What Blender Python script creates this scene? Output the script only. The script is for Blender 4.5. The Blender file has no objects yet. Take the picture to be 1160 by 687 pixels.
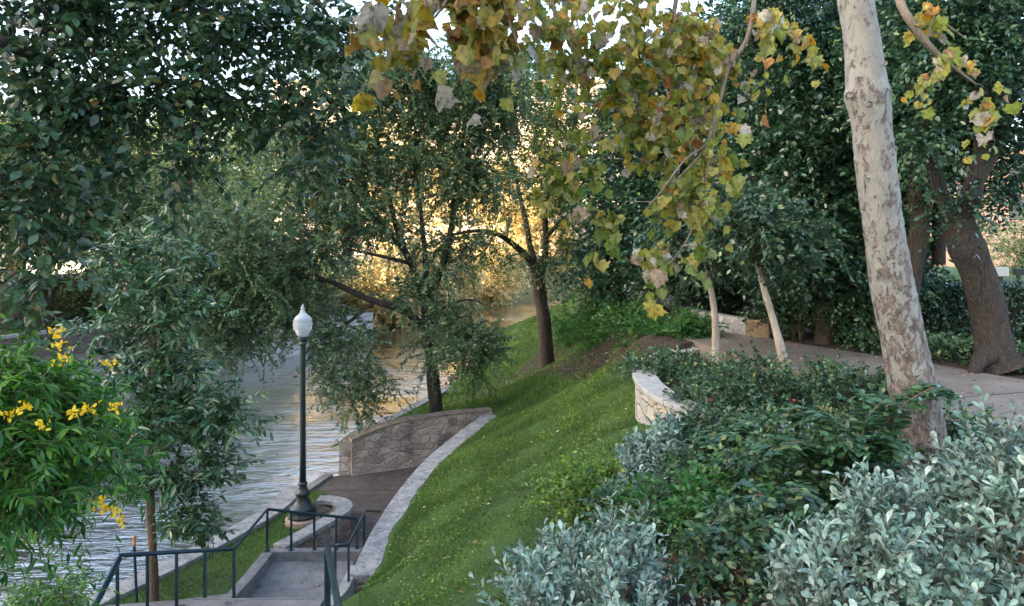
import bpy, bmesh, math, random
import numpy as np
from mathutils import Vector, Matrix

R = math.radians
rng = np.random.default_rng(11)
random.seed(5)
SC = bpy.context.scene
COL = SC.collection

# ------------------------------------------------------------------ camera, sky, sun, exposure
CAMZ = 6.5
cam = bpy.data.cameras.new('camera'); cam_o = bpy.data.objects.new('camera', cam); COL.objects.link(cam_o)
cam.sensor_width = 36.0; cam.lens = 800 / 1160 * 36
cam.shift_y = -71.5 / 1160
cam.clip_start = 0.05; cam.clip_end = 5000
cam_o.location = (0, 0, CAMZ); cam_o.rotation_euler = (R(90), 0, 0)
SC.camera = cam_o

SUN_DIR = Vector((-0.914, -0.406, 0)).normalized()      # where the sun stands, seen from the scene
SUN_EL = R(14)
w = bpy.data.worlds.new('World'); SC.world = w; w.use_nodes = True
nt = w.node_tree; bg = nt.nodes['Background']
sky = nt.nodes.new('ShaderNodeTexSky'); sky.sky_type = 'NISHITA'; sky.sun_disc = False
sky.sun_elevation = SUN_EL
sky.sun_rotation = math.atan2(SUN_DIR.x, SUN_DIR.y)
sky.air_density = 0.8; sky.dust_density = 5.0; sky.ozone_density = 0.3
nt.links.new(sky.outputs[0], bg.inputs[0]); bg.inputs[1].default_value = 0.15
sl = bpy.data.lights.new('sun', 'SUN'); sl.energy = 4.5; sl.angle = R(0.5); sl.color = (1.0, 0.79, 0.55)
so = bpy.data.objects.new('sun', sl); COL.objects.link(so)
sd = Vector((SUN_DIR.x * math.cos(SUN_EL), SUN_DIR.y * math.cos(SUN_EL), math.sin(SUN_EL)))
so.rotation_euler = sd.to_track_quat('Z', 'Y').to_euler(); so.location = sd * 200
vs = SC.view_settings
vs.view_transform = 'Standard'; vs.look = 'None'; vs.gamma = 1; vs.use_curve_mapping = False
vs.exposure = 3.1
SC.cycles.max_bounces = 6; SC.cycles.diffuse_bounces = 3; SC.cycles.glossy_bounces = 3
SC.cycles.transmission_bounces = 4; SC.cycles.transparent_max_bounces = 8

# ------------------------------------------------------------------ helpers
def P(u, v, D):
    """a point D metres ahead of the camera"""
    return np.array([(u - 580) / 800 * D, D, CAMZ - (v - 272) / 800 * D])
def G(u, v, z):
    """a point on the level z"""
    D = (CAMZ - z) * 800 / (v - 272)
    return P(u, v, D)

def tag(o, label=None, cat=None, group=None, kind=None):
    if label: o['label'] = label
    if cat: o['category'] = cat
    if group: o['group'] = group
    if kind: o['kind'] = kind
    return o
def thing(name, label, cat, loc=(0, 0, 0), group=None):
    o = bpy.data.objects.new(name, None); COL.objects.link(o); o.location = loc
    o.empty_display_size = 0.2
    return tag(o, label, cat, group)
def link(name, me, mat, parent=None):
    o = bpy.data.objects.new(name, me); COL.objects.link(o)
    if mat: me.materials.append(mat)
    if parent is not None:
        o.parent = parent; o.matrix_parent_inverse = Matrix.Translation(-parent.location)
    return o

class MB:
    """collects polygons of one mesh"""
    def __init__(s): s.v = []; s.f = []
    def add(s, vs, fs):
        b = len(s.v); s.v += [tuple(map(float, p)) for p in vs]; s.f += [tuple(b + i for i in f) for f in fs]
    def box(s, c, d, rz=0):
        c = np.array(c, float); h = np.array(d, float) / 2; ca, sa = math.cos(rz), math.sin(rz); vs = []
        for z in (-1, 1):
            for x, y in ((-1, -1), (1, -1), (1, 1), (-1, 1)):
                X, Y = x * h[0], y * h[1]; vs.append((c[0] + X * ca - Y * sa, c[1] + X * sa + Y * ca, c[2] + z * h[2]))
        s.add(vs, [(3, 2, 1, 0), (4, 5, 6, 7), (0, 1, 5, 4), (1, 2, 6, 5), (2, 3, 7, 6), (3, 0, 4, 7)])
    def lathe(s, prof, c=(0, 0, 0), n=24, flute=0, fa=0.0):
        vs = []; fs = []
        for r, z in prof:
            for k in range(n):
                a = 2 * math.pi * k / n; rr = r * (1 + fa * math.cos(flute * a)) if flute else r
                vs.append((c[0] + rr * math.cos(a), c[1] + rr * math.sin(a), c[2] + z))
        m = len(prof)
        for i in range(m - 1):
            for k in range(n):
                a = i * n + k; b = i * n + (k + 1) % n; fs.append((a, b, b + n, a + n))
        fs.append(tuple(range(n))[::-1]); fs.append(tuple((m - 1) * n + k for k in range(n)))
        s.add(vs, fs)
    def tube(s, pts, rads, n=8, cap=True):
        v, f = tube_arrays(pts, rads, n)
        s.add(v, f)
        if cap:
            m = len(pts); b = len(s.v) - m * n
            s.f.append(tuple(b + k for k in range(n))[::-1]); s.f.append(tuple(b + (m - 1) * n + k for k in range(n)))
    def build(s, name, mat, parent=None, smooth=False, bevel=0):
        me = bpy.data.meshes.new(name); me.from_pydata(s.v, [], s.f); me.update()
        if smooth: me.polygons.foreach_set('use_smooth', [True] * len(me.polygons))
        o = link(name, me, mat, parent)
        if bevel:
            md = o.modifiers.new('bevel', 'BEVEL'); md.width = bevel; md.segments = 2; md.limit_method = 'ANGLE'
        return o

def tube_arrays(pts, rads, n=8):
    pts = np.asarray(pts, float); m = len(pts)
    rads = np.asarray(rads, float) if np.ndim(rads) else np.full(m, float(rads))
    t = np.gradient(pts, axis=0); t /= np.linalg.norm(t, axis=1, keepdims=True) + 1e-9
    ref = np.array([0.0, 0, 1]) if abs(t[0][2]) < 0.9 else np.array([1.0, 0, 0])
    a = np.cross(t[0], ref); a /= np.linalg.norm(a)
    vs = np.zeros((m, n, 3)); ang = np.arange(n) * 2 * np.pi / n
    for i in range(m):
        a = a - t[i] * (a @ t[i]); a /= np.linalg.norm(a) + 1e-9
        b = np.cross(t[i], a)
        vs[i] = pts[i] + rads[i] * (np.cos(ang)[:, None] * a + np.sin(ang)[:, None] * b)
    fs = [(i * n + k, i * n + (k + 1) % n, (i + 1) * n + (k + 1) % n, (i + 1) * n + k) for i in range(m - 1) for k in range(n)]
    return vs.reshape(-1, 3), fs

def smooth_line(pts, step=0.3, closed=False):
    """Catmull-Rom through pts (any columns), sampled every step metres of the first two or three columns"""
    p = np.asarray(pts, float)
    q = np.vstack([p[-1], p, p[0], p[1]]) if closed else np.vstack([2 * p[0] - p[1], p, 2 * p[-1] - p[-2]])
    out = []
    for i in range(1, len(q) - 2):
        L = np.linalg.norm(q[i + 1][:2] - q[i][:2]) + abs(q[i + 1][2] - q[i][2] if p.shape[1] > 2 else 0)
        k = max(1, int(math.ceil(L / step)))
        for j in range(k):
            t = j / k
            out.append(0.5 * (2 * q[i] + (q[i + 1] - q[i - 1]) * t + (2 * q[i - 1] - 5 * q[i] + 4 * q[i + 1] - q[i + 2]) * t * t
                              + (-q[i - 1] + 3 * q[i] - 3 * q[i + 1] + q[i + 2]) * t ** 3))
    if not closed: out.append(q[-2])
    return np.array(out)

def sweep(mb, line, width, zb, dz=0.0, slab=0, gap=0.012, jit=0.0):
    """a wall or coping along line (x, y, ztop[, width]); zb = bottom (number or array); slab > 0 cuts it in blocks"""
    line = np.asarray(line, float); m = len(line)
    t = np.gradient(line[:, :2], axis=0); t /= np.linalg.norm(t, axis=1, keepdims=True) + 1e-9
    nrm = np.stack([-t[:, 1], t[:, 0]], 1)
    wd = line[:, 3] if line.shape[1] > 3 else np.full(m, width)
    zb = np.full(m, zb) if np.ndim(zb) == 0 else np.asarray(zb)
    zt = line[:, 2] + dz
    def seg(i0, i1, sh, jz):
        L = line[i0:i1 + 1, :2].copy(); k = len(L)
        if sh:
            L[0] = L[0] + t[i0] * sh; L[-1] = L[-1] - t[i1] * sh
        vs = []
        for j in range(k):
            i = i0 + j; a = L[j] + nrm[i] * wd[i] / 2; b = L[j] - nrm[i] * wd[i] / 2
            vs += [(a[0], a[1], zb[i]), (b[0], b[1], zb[i]), (b[0], b[1], zt[i] + jz), (a[0], a[1], zt[i] + jz)]
        fs = []
        for j in range(k - 1):
            o = j * 4
            for e in range(4): fs.append((o + e, o + (e + 1) % 4, o + 4 + (e + 1) % 4, o + 4 + e))
        fs += [(3, 2, 1, 0), tuple((k - 1) * 4 + e for e in range(4))]
        mb.add(vs, fs)
    if not slab: seg(0, m - 1, 0, 0)
    else:
        d = np.concatenate([[0], np.cumsum(np.linalg.norm(np.diff(line[:, :2], axis=0), axis=1))])
        i = 0
        while i < m - 1:
            j = i + 1; tgt = d[i] + slab * random.uniform(0.75, 1.25)
            while j < m - 1 and d[j] < tgt: j += 1
            if m - 1 - j < 2: j = m - 1
            seg(i, j, gap / 2, random.uniform(-jit, jit)); i = j

# ------------------------------------------------------------------ materials
MATS = {}
def new_mat(name):
    m = bpy.data.materials.new(name); m.use_nodes = True; MATS[name] = m
    return m, m.node_tree, m.node_tree.nodes['Principled BSDF']
def N(nt, typ, **kw):
    n = nt.nodes.new(typ)
    for k, v in kw.items():
        if k.startswith('i_'): n.inputs[k[2:].replace('_', ' ')].default_value = v
        else: setattr(n, k, v)
    return n
def ramp(nt, stops):
    r = nt.nodes.new('ShaderNodeValToRGB'); e = r.color_ramp.elements
    while len(e) < len(stops): e.new(0.5)
    for x, (p, c) in zip(e, stops): x.position = p; x.color = (*c, 1)
    return r
def coords(nt, scale=(1, 1, 1)):
    tc = nt.nodes.new('ShaderNodeTexCoord'); mp = nt.nodes.new('ShaderNodeMapping'); mp.inputs['Scale'].default_value = scale
    nt.links.new(tc.outputs['Object'], mp.inputs[0]); return mp.outputs[0]
def bump(nt, p, h, strength=0.5, dist=0.02):
    b = nt.nodes.new('ShaderNodeBump'); b.inputs['Strength'].default_value = strength; b.inputs['Distance'].default_value = dist
    nt.links.new(h, b.inputs['Height']); nt.links.new(b.outputs[0], p.inputs['Normal']); return b
def mixc(nt, fac, a, b, mode='MIX'):
    m = nt.nodes.new('ShaderNodeMix'); m.data_type = 'RGBA'; m.blend_type = mode
    for s, x in ((m.inputs[0], fac), (m.inputs[6], a), (m.inputs[7], b)):
        if hasattr(x, 'links') or hasattr(x, 'is_linked'): nt.links.new(x, s)
        elif isinstance(x, tuple): s.default_value = (*x, 1) if len(x) == 3 else x
        else: s.default_value = x
    return m.outputs[2]

def rough_mat(name, stops, scale=4.0, detail=6, rough=0.85, bstr=0.5, bdist=0.01, stretch=(1, 1, 1), fine=60.0, spots=None):
    m, nt, p = new_mat(name); c = coords(nt, stretch)
    n1 = N(nt, 'ShaderNodeTexNoise', i_Scale=scale, i_Detail=detail, i_Roughness=0.65); nt.links.new(c, n1.inputs['Vector'])
    r = ramp(nt, stops); nt.links.new(n1.outputs[0], r.inputs[0]); col = r.outputs[0]
    n2 = N(nt, 'ShaderNodeTexNoise', i_Scale=fine, i_Detail=4, i_Roughness=0.7); nt.links.new(c, n2.inputs['Vector'])
    if spots:
        n3 = N(nt, 'ShaderNodeTexNoise', i_Scale=spots[0], i_Detail=5, i_Roughness=0.7); nt.links.new(c, n3.inputs['Vector'])
        rr = ramp(nt, [(spots[1], (0, 0, 0)), (spots[1] + 0.08, (1, 1, 1))]); nt.links.new(n3.outputs[0], rr.inputs[0])
        col = mixc(nt, rr.outputs[0], col, spots[2])
    g = ramp(nt, [(0.3, (0.7, 0.7, 0.7)), (0.7, (1.15, 1.15, 1.15))]); nt.links.new(n2.outputs[0], g.inputs[0])
    col = mixc(nt, 1.0, col, g.outputs[0], 'MULTIPLY')
    nt.links.new(col, p.inputs['Base Color']); p.inputs['Roughness'].default_value = rough
    ad = N(nt, 'ShaderNodeMath', operation='ADD'); nt.links.new(n1.outputs[0], ad.inputs[0]); nt.links.new(n2.outputs[0], ad.inputs[1])
    bump(nt, p, ad.outputs[0], bstr, bdist)
    return m

def leaf_mat(name, stops, trans=0.3, rough=0.45, clump=0.35, spec=0.5):
    m, nt, p = new_mat(name)
    a = N(nt, 'ShaderNodeAttribute', attribute_name='rnd'); cl = N(nt, 'ShaderNodeAttribute', attribute_name='cl')
    r = ramp(nt, stops)
    nt.links.new(a.outputs['Fac'], r.inputs[0])
    mr = N(nt, 'ShaderNodeMapRange'); mr.inputs[3].default_value = 1 - clump; mr.inputs[4].default_value = 1 + clump
    nt.links.new(cl.outputs['Fac'], mr.inputs[0])
    hs = N(nt, 'ShaderNodeHueSaturation'); nt.links.new(r.outputs[0], hs.inputs['Color']); nt.links.new(mr.outputs[0], hs.inputs['Value'])
    mh = N(nt, 'ShaderNodeMapRange'); mh.inputs[3].default_value = 0.515; mh.inputs[4].default_value = 0.485
    nt.links.new(cl.outputs['Fac'], mh.inputs[0]); nt.links.new(mh.outputs[0], hs.inputs['Hue'])
    if name in ('sycamore_leaf', 'silver_sage_leaf', 'overhang_leaf'):
        cn = coords(nt); nn = N(nt, 'ShaderNodeTexNoise', i_Scale=28, i_Detail=4, i_Roughness=.6); nt.links.new(cn, nn.inputs['Vector'])
        rr = ramp(nt, [(.35, (.5, .42, .36)), (.5, (1, 1, 1)), (.7, (1.3, 1.35, 1.2))]); nt.links.new(nn.outputs[0], rr.inputs[0])
        sp_ = mixc(nt, 1.0, hs.outputs[0], rr.outputs[0], 'MULTIPLY')
        hs = N(nt, 'ShaderNodeHueSaturation'); nt.links.new(sp_, hs.inputs['Color'])
    nt.links.new(hs.outputs[0], p.inputs['Base Color']); p.inputs['Roughness'].default_value = rough
    p.inputs['Specular IOR Level'].default_value = spec
    if trans:
        tb = nt.nodes.new('ShaderNodeBsdfTranslucent'); mx = nt.nodes.new('ShaderNodeMixShader'); mx.inputs[0].default_value = trans
        br = N(nt, 'ShaderNodeHueSaturation', i_Value=1.5, i_Saturation=1.15); nt.links.new(hs.outputs[0], br.inputs['Color'])
        nt.links.new(br.outputs[0], tb.inputs[0])
        nt.links.new(p.outputs[0], mx.inputs[1]); nt.links.new(tb.outputs[0], mx.inputs[2])
        nt.links.new(mx.outputs[0], nt.nodes['Material Output'].inputs['Surface'])
    return m

def bark_mat(name, dark, light, scale=14, bd=0.02):
    m, nt, p = new_mat(name); c = coords(nt, (1, 1, 0.22))
    n1 = N(nt, 'ShaderNodeTexNoise', i_Scale=scale, i_Detail=8, i_Roughness=0.7, i_Distortion=0.6); nt.links.new(c, n1.inputs['Vector'])
    vo = N(nt, 'ShaderNodeTexVoronoi', feature='DISTANCE_TO_EDGE', i_Scale=scale * 1.3); nt.links.new(c, vo.inputs['Vector'])
    r = ramp(nt, [(0.32, dark), (0.7, light)]); nt.links.new(n1.outputs[0], r.inputs[0])
    c2 = coords(nt); n2 = N(nt, 'ShaderNodeTexNoise', i_Scale=1.7, i_Detail=4); nt.links.new(c2, n2.inputs['Vector'])
    g = ramp(nt, [(0.35, (0.75, 0.8, 0.75)), (0.65, (1.2, 1.15, 1.1))]); nt.links.new(n2.outputs[0], g.inputs[0])
    nt.links.new(mixc(nt, 1.0, r.outputs[0], g.outputs[0], 'MULTIPLY'), p.inputs['Base Color'])
    p.inputs['Roughness'].default_value = 0.9
    mm = N(nt, 'ShaderNodeMath', operation='MULTIPLY'); nt.links.new(n1.outputs[0], mm.inputs[0])
    mn = N(nt, 'ShaderNodeMapRange'); mn.inputs[2].default_value = 0.2; nt.links.new(vo.outputs[0], mn.inputs[0]); nt.links.new(mn.outputs[0], mm.inputs[1])
    bump(nt, p, mm.outputs[0], 0.8, bd)
    return m

def sycamore_bark():
    m, nt, p = new_mat('sycamore_bark'); c = coords(nt, (1, 1, 0.6))
    ds = N(nt, 'ShaderNodeTexNoise', i_Scale=9, i_Detail=4); nt.links.new(c, ds.inputs['Vector'])
    va = N(nt, 'ShaderNodeVectorMath', operation='MULTIPLY_ADD'); nt.links.new(ds.outputs['Color'], va.inputs[0]); va.inputs[1].default_value = (0.12,) * 3; nt.links.new(c, va.inputs[2])
    n1 = N(nt, 'ShaderNodeTexNoise', i_Scale=5.0, i_Detail=5, i_Roughness=0.62); nt.links.new(va.outputs[0], n1.inputs['Vector'])
    base = ramp(nt, [(0.3, (0.155, 0.17, 0.145)), (0.42, (0.30, 0.295, 0.265)), (0.52, (0.24, 0.225, 0.205)), (0.62, (0.29, 0.28, 0.25)), (0.75, (0.15, 0.16, 0.135))])
    nt.links.new(n1.outputs[0], base.inputs[0])
    # loose flakes: patches with crisp edges, more of them low on the trunk
    tc = nt.nodes.new('ShaderNodeTexCoord'); sx = nt.nodes.new('ShaderNodeSeparateXYZ'); nt.links.new(tc.outputs['Object'], sx.inputs[0])
    mr = N(nt, 'ShaderNodeMapRange'); mr.inputs[1].default_value = 4.4; mr.inputs[2].default_value = 7.2; mr.inputs[3].default_value = 0.09; mr.inputs[4].default_value = -0.02
    nt.links.new(sx.outputs[2], mr.inputs[0])
    n2 = N(nt, 'ShaderNodeTexNoise', i_Scale=11, i_Detail=8, i_Roughness=0.74); nt.links.new(va.outputs[0], n2.inputs['Vector'])
    ad = N(nt, 'ShaderNodeMath', operation='ADD'); nt.links.new(n2.outputs[0], ad.inputs[0]); nt.links.new(mr.outputs[0], ad.inputs[1])
    fl = ramp(nt, [(0.54, (0, 0, 0)), (0.565, (1, 1, 1))]); nt.links.new(ad.outputs[0], fl.inputs[0])
    n3 = N(nt, 'ShaderNodeTexNoise', i_Scale=22, i_Detail=4); nt.links.new(c, n3.inputs['Vector'])
    fc = ramp(nt, [(0.35, (0.085, 0.062, 0.052)), (0.5, (0.17, 0.13, 0.112)), (0.62, (0.27, 0.22, 0.19))]); nt.links.new(n3.outputs[0], fc.inputs[0])
    col = mixc(nt, fl.outputs[0], base.outputs[0], fc.outputs[0])
    nt.links.new(col, p.inputs['Base Color']); p.inputs['Roughness'].default_value = 0.7
    a2 = N(nt, 'ShaderNodeMath', operation='MULTIPLY_ADD'); nt.links.new(fl.outputs[0], a2.inputs[0]); a2.inputs[1].default_value = 0.6; nt.links.new(n2.outputs[0], a2.inputs[2])
    bump(nt, p, a2.outputs[0], 1.0, 0.02)
    return m

def rubble_mat(name, cols, mortar, scale=3.2, mw=0.035, stretch=(1, 1, 1.5), bd=0.03, stain=None):
    m, nt, p = new_mat(name); c = coords(nt, stretch)
    ds = N(nt, 'ShaderNodeTexNoise', i_Scale=3, i_Detail=3); nt.links.new(c, ds.inputs['Vector'])
    va = N(nt, 'ShaderNodeVectorMath', operation='MULTIPLY_ADD'); nt.links.new(ds.outputs['Color'], va.inputs[0]); va.inputs[1].default_value = (0.14,) * 3; nt.links.new(c, va.inputs[2])
    v1 = N(nt, 'ShaderNodeTexVoronoi', feature='DISTANCE_TO_EDGE', i_Scale=scale); nt.links.new(va.outputs[0], v1.inputs['Vector'])
    v2 = N(nt, 'ShaderNodeTexVoronoi', feature='F1', i_Scale=scale); nt.links.new(va.outputs[0], v2.inputs['Vector'])
    sp = nt.nodes.new('ShaderNodeSeparateColor'); nt.links.new(v2.outputs['Color'], sp.inputs[0])
    r = ramp(nt, [(i / (len(cols) - 1) if len(cols) > 1 else 0, k) for i, k in enumerate(cols)]); nt.links.new(sp.outputs[0], r.inputs[0])
    n = N(nt, 'ShaderNodeTexNoise', i_Scale=18, i_Detail=7, i_Roughness=0.7); nt.links.new(c, n.inputs['Vector'])
    g = ramp(nt, [(0.3, (0.6, 0.6, 0.6)), (0.7, (1.25, 1.22, 1.2))]); nt.links.new(n.outputs[0], g.inputs[0])
    col = mixc(nt, 1.0, r.outputs[0], g.outputs[0], 'MULTIPLY')
    e = ramp(nt, [(mw * 0.6, (0, 0, 0)), (mw * 1.7, (1, 1, 1))]); nt.links.new(v1.outputs[0], e.inputs[0])
    col = mixc(nt, e.outputs[0], mortar, col)
    if stain:
        c3 = coords(nt); ns = N(nt, 'ShaderNodeTexNoise', i_Scale=stain[0], i_Detail=5, i_Roughness=0.6); nt.links.new(c3, ns.inputs['Vector'])
        rs = ramp(nt, [(stain[1], (0, 0, 0)), (stain[1] + 0.15, (1, 1, 1))]); nt.links.new(ns.outputs[0], rs.inputs[0])
        ms = N(nt, 'ShaderNodeMath', operation='MULTIPLY'); nt.links.new(rs.outputs[0], ms.inputs[0]); ms.inputs[1].default_value = 0.7
        col = mixc(nt, ms.outputs[0], col, stain[2])
    nt.links.new(col, p.inputs['Base Color']); p.inputs['Roughness'].default_value = 0.88
    e2 = N(nt, 'ShaderNodeMapRange'); e2.inputs[2].default_value = mw * 3; nt.links.new(v1.outputs[0], e2.inputs[0])
    a2 = N(nt, 'ShaderNodeMath', operation='MULTIPLY_ADD'); nt.links.new(n.outputs[0], a2.inputs[0]); a2.inputs[1].default_value = 0.5; nt.links.new(e2.outputs[0], a2.inputs[2])
    bump(nt, p, a2.outputs[0], 0.9, bd)
    return m

def plain(name, col, rough=0.5, metal=0.0, **kw):
    m, nt, p = new_mat(name); p.inputs['Base Color'].default_value = (*col, 1); p.inputs['Roughness'].default_value = rough; p.inputs['Metallic'].default_value = metal
    for k, v in kw.items(): p.inputs[k].default_value = v
    return m

M_coping = rough_mat('limestone_coping', [(0.3, (0.17, 0.18, 0.195)), (0.5, (0.32, 0.325, 0.33)), (0.72, (0.48, 0.465, 0.44))], 4.5, 9, 0.85, 0.8, 0.015, fine=30, spots=(16, 0.55, (0.12, 0.125, 0.14)))
M_cream = rough_mat('cream_coping', [(0.3, (0.30, 0.295, 0.28)), (0.6, (0.46, 0.45, 0.42))], 5, 7, 0.85, 0.5, 0.01, fine=50)
M_kerb = rough_mat('concrete_kerb', [(0.3, (0.13, 0.13, 0.135)), (0.55, (0.23, 0.23, 0.23)), (0.75, (0.34, 0.33, 0.31))], 4, 8, 0.85, 0.4, 0.006, fine=60)
M_land = rough_mat('landing_concrete', [(0.25, (0.10, 0.103, 0.11)), (0.5, (0.21, 0.21, 0.215)), (0.75, (0.31, 0.30, 0.29))], 2.2, 8, 0.8, 0.5, 0.006, fine=70, spots=(2.5, 0.56, (0.07, 0.062, 0.06)))
M_lowpath = rough_mat('brown_paving', [(0.3, (0.05, 0.043, 0.042)), (0.5, (0.095, 0.08, 0.074)), (0.7, (0.15, 0.128, 0.115))], 1.6, 9, 0.7, 0.5, 0.005, fine=55, spots=(3.5, 0.57, (0.045, 0.038, 0.036)))
M_path = rough_mat('path_concrete', [(0.3, (0.115, 0.10, 0.088)), (0.55, (0.175, 0.155, 0.135)), (0.75, (0.24, 0.215, 0.185))], 0.9, 8, 0.85, 0.4, 0.004, fine=60)
M_wall = rubble_mat('rubble_stone', [(0.20, 0.16, 0.13), (0.40, 0.36, 0.31), (0.27, 0.21, 0.17), (0.46, 0.42, 0.36), (0.32, 0.28, 0.24)], (0.36, 0.32, 0.28), 4.0, 0.03, stain=(1.6, 0.5, (0.085, 0.075, 0.078)))
M_cwall = rubble_mat('pale_rubble', [(0.48, 0.45, 0.40), (0.62, 0.59, 0.53), (0.50, 0.38, 0.27), (0.56, 0.53, 0.48), (0.40, 0.37, 0.33)], (0.45, 0.42, 0.38), 3.4, 0.03, bd=0.04)
M_bank = rubble_mat('bank_limestone', [(0.34, 0.34, 0.33), (0.45, 0.44, 0.42), (0.38, 0.36, 0.34)], (0.30, 0.29, 0.28), 1.3, 0.02, (1, 1, 1.8), stain=(0.5, 0.52, (0.16, 0.15, 0.15)))
M_bank2 = rubble_mat('dark_terrace_stone', [(0.10, 0.07, 0.06), (0.17, 0.13, 0.11), (0.13, 0.10, 0.09)], (0.16, 0.13, 0.12), 1.6, 0.03)
M_soil = rough_mat('mulch', [(0.3, (0.028, 0.02, 0.014)), (0.6, (0.06, 0.042, 0.03)), (0.8, (0.10, 0.07, 0.05))], 8, 9, 0.95, 0.9, 0.03, fine=50)
M_bark = bark_mat('dark_bark', (0.018, 0.014, 0.012), (0.075, 0.06, 0.052))
M_bark2 = bark_mat('brown_bark', (0.014, 0.012, 0.011), (0.068, 0.056, 0.05), 18, 0.04)
M_bark3 = bark_mat('pale_bark', (0.22, 0.18, 0.16), (0.50, 0.45, 0.41), 10, 0.008)
M_bark4 = bark_mat('tan_bark', (0.10, 0.065, 0.045), (0.26, 0.18, 0.13), 16, 0.01)
M_syc = sycamore_bark()
M_iron = plain('green_black_iron', (0.018, 0.032, 0.034), 0.38, 0.0)
M_rail = rough_mat('painted_rail', [(0.3, (0.012, 0.034, 0.050)), (0.7, (0.022, 0.055, 0.08))], 6, 4, 0.33, 0.15, 0.001, fine=80)
M_globe = plain('frosted_globe', (0.80, 0.84, 0.90), 0.25, 0.0, **{'Transmission Weight': 0.55, 'IOR': 1.2})

def grass_ground():
    m, nt, p = new_mat('lawn_ground'); c = coords(nt)
    n1 = N(nt, 'ShaderNodeTexNoise', i_Scale=0.8, i_Detail=6, i_Roughness=0.65); nt.links.new(c, n1.inputs['Vector'])
    n2 = N(nt, 'ShaderNodeTexNoise', i_Scale=35, i_Detail=6, i_Roughness=0.75); nt.links.new(c, n2.inputs['Vector'])
    r = ramp(nt, [(0.35, (0.035, 0.075, 0.018)), (0.55, (0.055, 0.12, 0.022)), (0.7, (0.08, 0.15, 0.03))]); nt.links.new(n1.outputs[0], r.inputs[0])
    g = ramp(nt, [(0.3, (0.5, 0.5, 0.5)), (0.7, (1.4, 1.4, 1.2))]); nt.links.new(n2.outputs[0], g.inputs[0])
    gr = mixc(nt, 1.0, r.outputs[0], g.outputs[0], 'MULTIPLY')
    s = ramp(nt, [(0.3, (0.02, 0.014, 0.01)), (0.55, (0.05, 0.035, 0.025)), (0.75, (0.10, 0.072, 0.05))]); nt.links.new(n2.outputs[0], s.inputs[0])
    a = N(nt, 'ShaderNodeAttribute', attribute_name='bed')
    ad = N(nt, 'ShaderNodeMath', operation='MULTIPLY_ADD'); nt.links.new(n1.outputs[0], ad.inputs[0]); ad.inputs[1].default_value = 1.2; nt.links.new(a.outputs['Fac'], ad.inputs[2])
    b = N(nt, 'ShaderNodeMapRange'); b.inputs[1].default_value = 1.0; b.inputs[2].default_value = 1.2; nt.links.new(ad.outputs[0], b.inputs[0])
    nt.links.new(mixc(nt, b.outputs[0], gr, s.outputs[0]), p.inputs['Base Color']); p.inputs['Roughness'].default_value = 0.95
    bump(nt, p, n2.outputs[0], 0.9, 0.04)
    return m
M_lawn = grass_ground()

def water_mat():
    m, nt, p = new_mat('river_water'); c = coords(nt, (0.55, 1.5, 1))
    p.inputs['Base Color'].default_value = (0.022, 0.022, 0.016, 1); p.inputs['Roughness'].default_value = 0.07; p.inputs['IOR'].default_value = 1.6
    p.inputs['Specular IOR Level'].default_value = 0.8
    n1 = N(nt, 'ShaderNodeTexNoise', i_Scale=1.3, i_Detail=3, i_Roughness=0.55, i_Distortion=0.8); nt.links.new(c, n1.inputs['Vector'])
    n2 = N(nt, 'ShaderNodeTexNoise', i_Scale=6, i_Detail=4, i_Roughness=0.6, i_Distortion=0.4); nt.links.new(c, n2.inputs['Vector'])
    a0 = N(nt, 'ShaderNodeMath', operation='MULTIPLY_ADD'); nt.links.new(n2.outputs[0], a0.inputs[0]); a0.inputs[1].default_value = 0.25; nt.links.new(n1.outputs[0], a0.inputs[2])
    c2 = coords(nt); n3 = N(nt, 'ShaderNodeTexNoise', i_Scale=0.16, i_Detail=3); nt.links.new(c2, n3.inputs['Vector'])
    cm = N(nt, 'ShaderNodeMapRange'); cm.inputs[1].default_value = .38; cm.inputs[2].default_value = .62; cm.inputs[3].default_value = .25; cm.inputs[4].default_value = .95; nt.links.new(n3.outputs[0], cm.inputs[0])
    a = N(nt, 'ShaderNodeMath', operation='MULTIPLY'); nt.links.new(a0.outputs[0], a.inputs[0]); nt.links.new(cm.outputs[0], a.inputs[1])
    b_ = bump(nt, p, a.outputs[0], 1.0, 0.13)
    gl = nt.nodes.new('ShaderNodeBsdfGlossy'); gl.inputs['Roughness'].default_value = 0.06; gl.inputs['Color'].default_value = (1, 1, 1, 1); nt.links.new(b_.outputs[0], gl.inputs['Normal'])
    mx = nt.nodes.new('ShaderNodeMixShader'); mx.inputs[0].default_value = 0.45; nt.links.new(p.outputs[0], mx.inputs[1]); nt.links.new(gl.outputs[0], mx.inputs[2]); nt.links.new(mx.outputs[0], nt.nodes['Material Output'].inputs['Surface'])
    return m
M_water = water_mat()

# leaves: stops run over a random value per leaf
L_river = leaf_mat('small_green_leaf', [(0, (0.055, 0.11, 0.065)), (0.5, (0.10, 0.175, 0.09)), (0.85, (0.16, 0.23, 0.11)), (1, (0.26, 0.25, 0.08))], 0.3, .4)
L_tree2 = leaf_mat('mixed_green_leaf', [(0, (0.04, 0.10, 0.045)), (0.7, (0.08, 0.15, 0.05)), (0.88, (0.25, 0.27, 0.09)), (1, (0.42, 0.36, 0.12))], 0.35)
L_dense = leaf_mat('deep_green_leaf', [(0, (0.018, 0.055, 0.034)), (0.6, (0.032, 0.085, 0.048)), (0.95, (0.06, 0.13, 0.055)), (1, (0.15, 0.20, 0.05))], 0.12, 0.3, .35, .7)
L_over = leaf_mat('overhang_leaf', [(0, (0.026, 0.07, 0.04)), (0.6, (0.05, 0.11, 0.055)), (0.96, (0.10, 0.16, 0.065)), (1, (0.25, 0.16, 0.06))], 0.2, 0.36, .35, .6)
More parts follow.
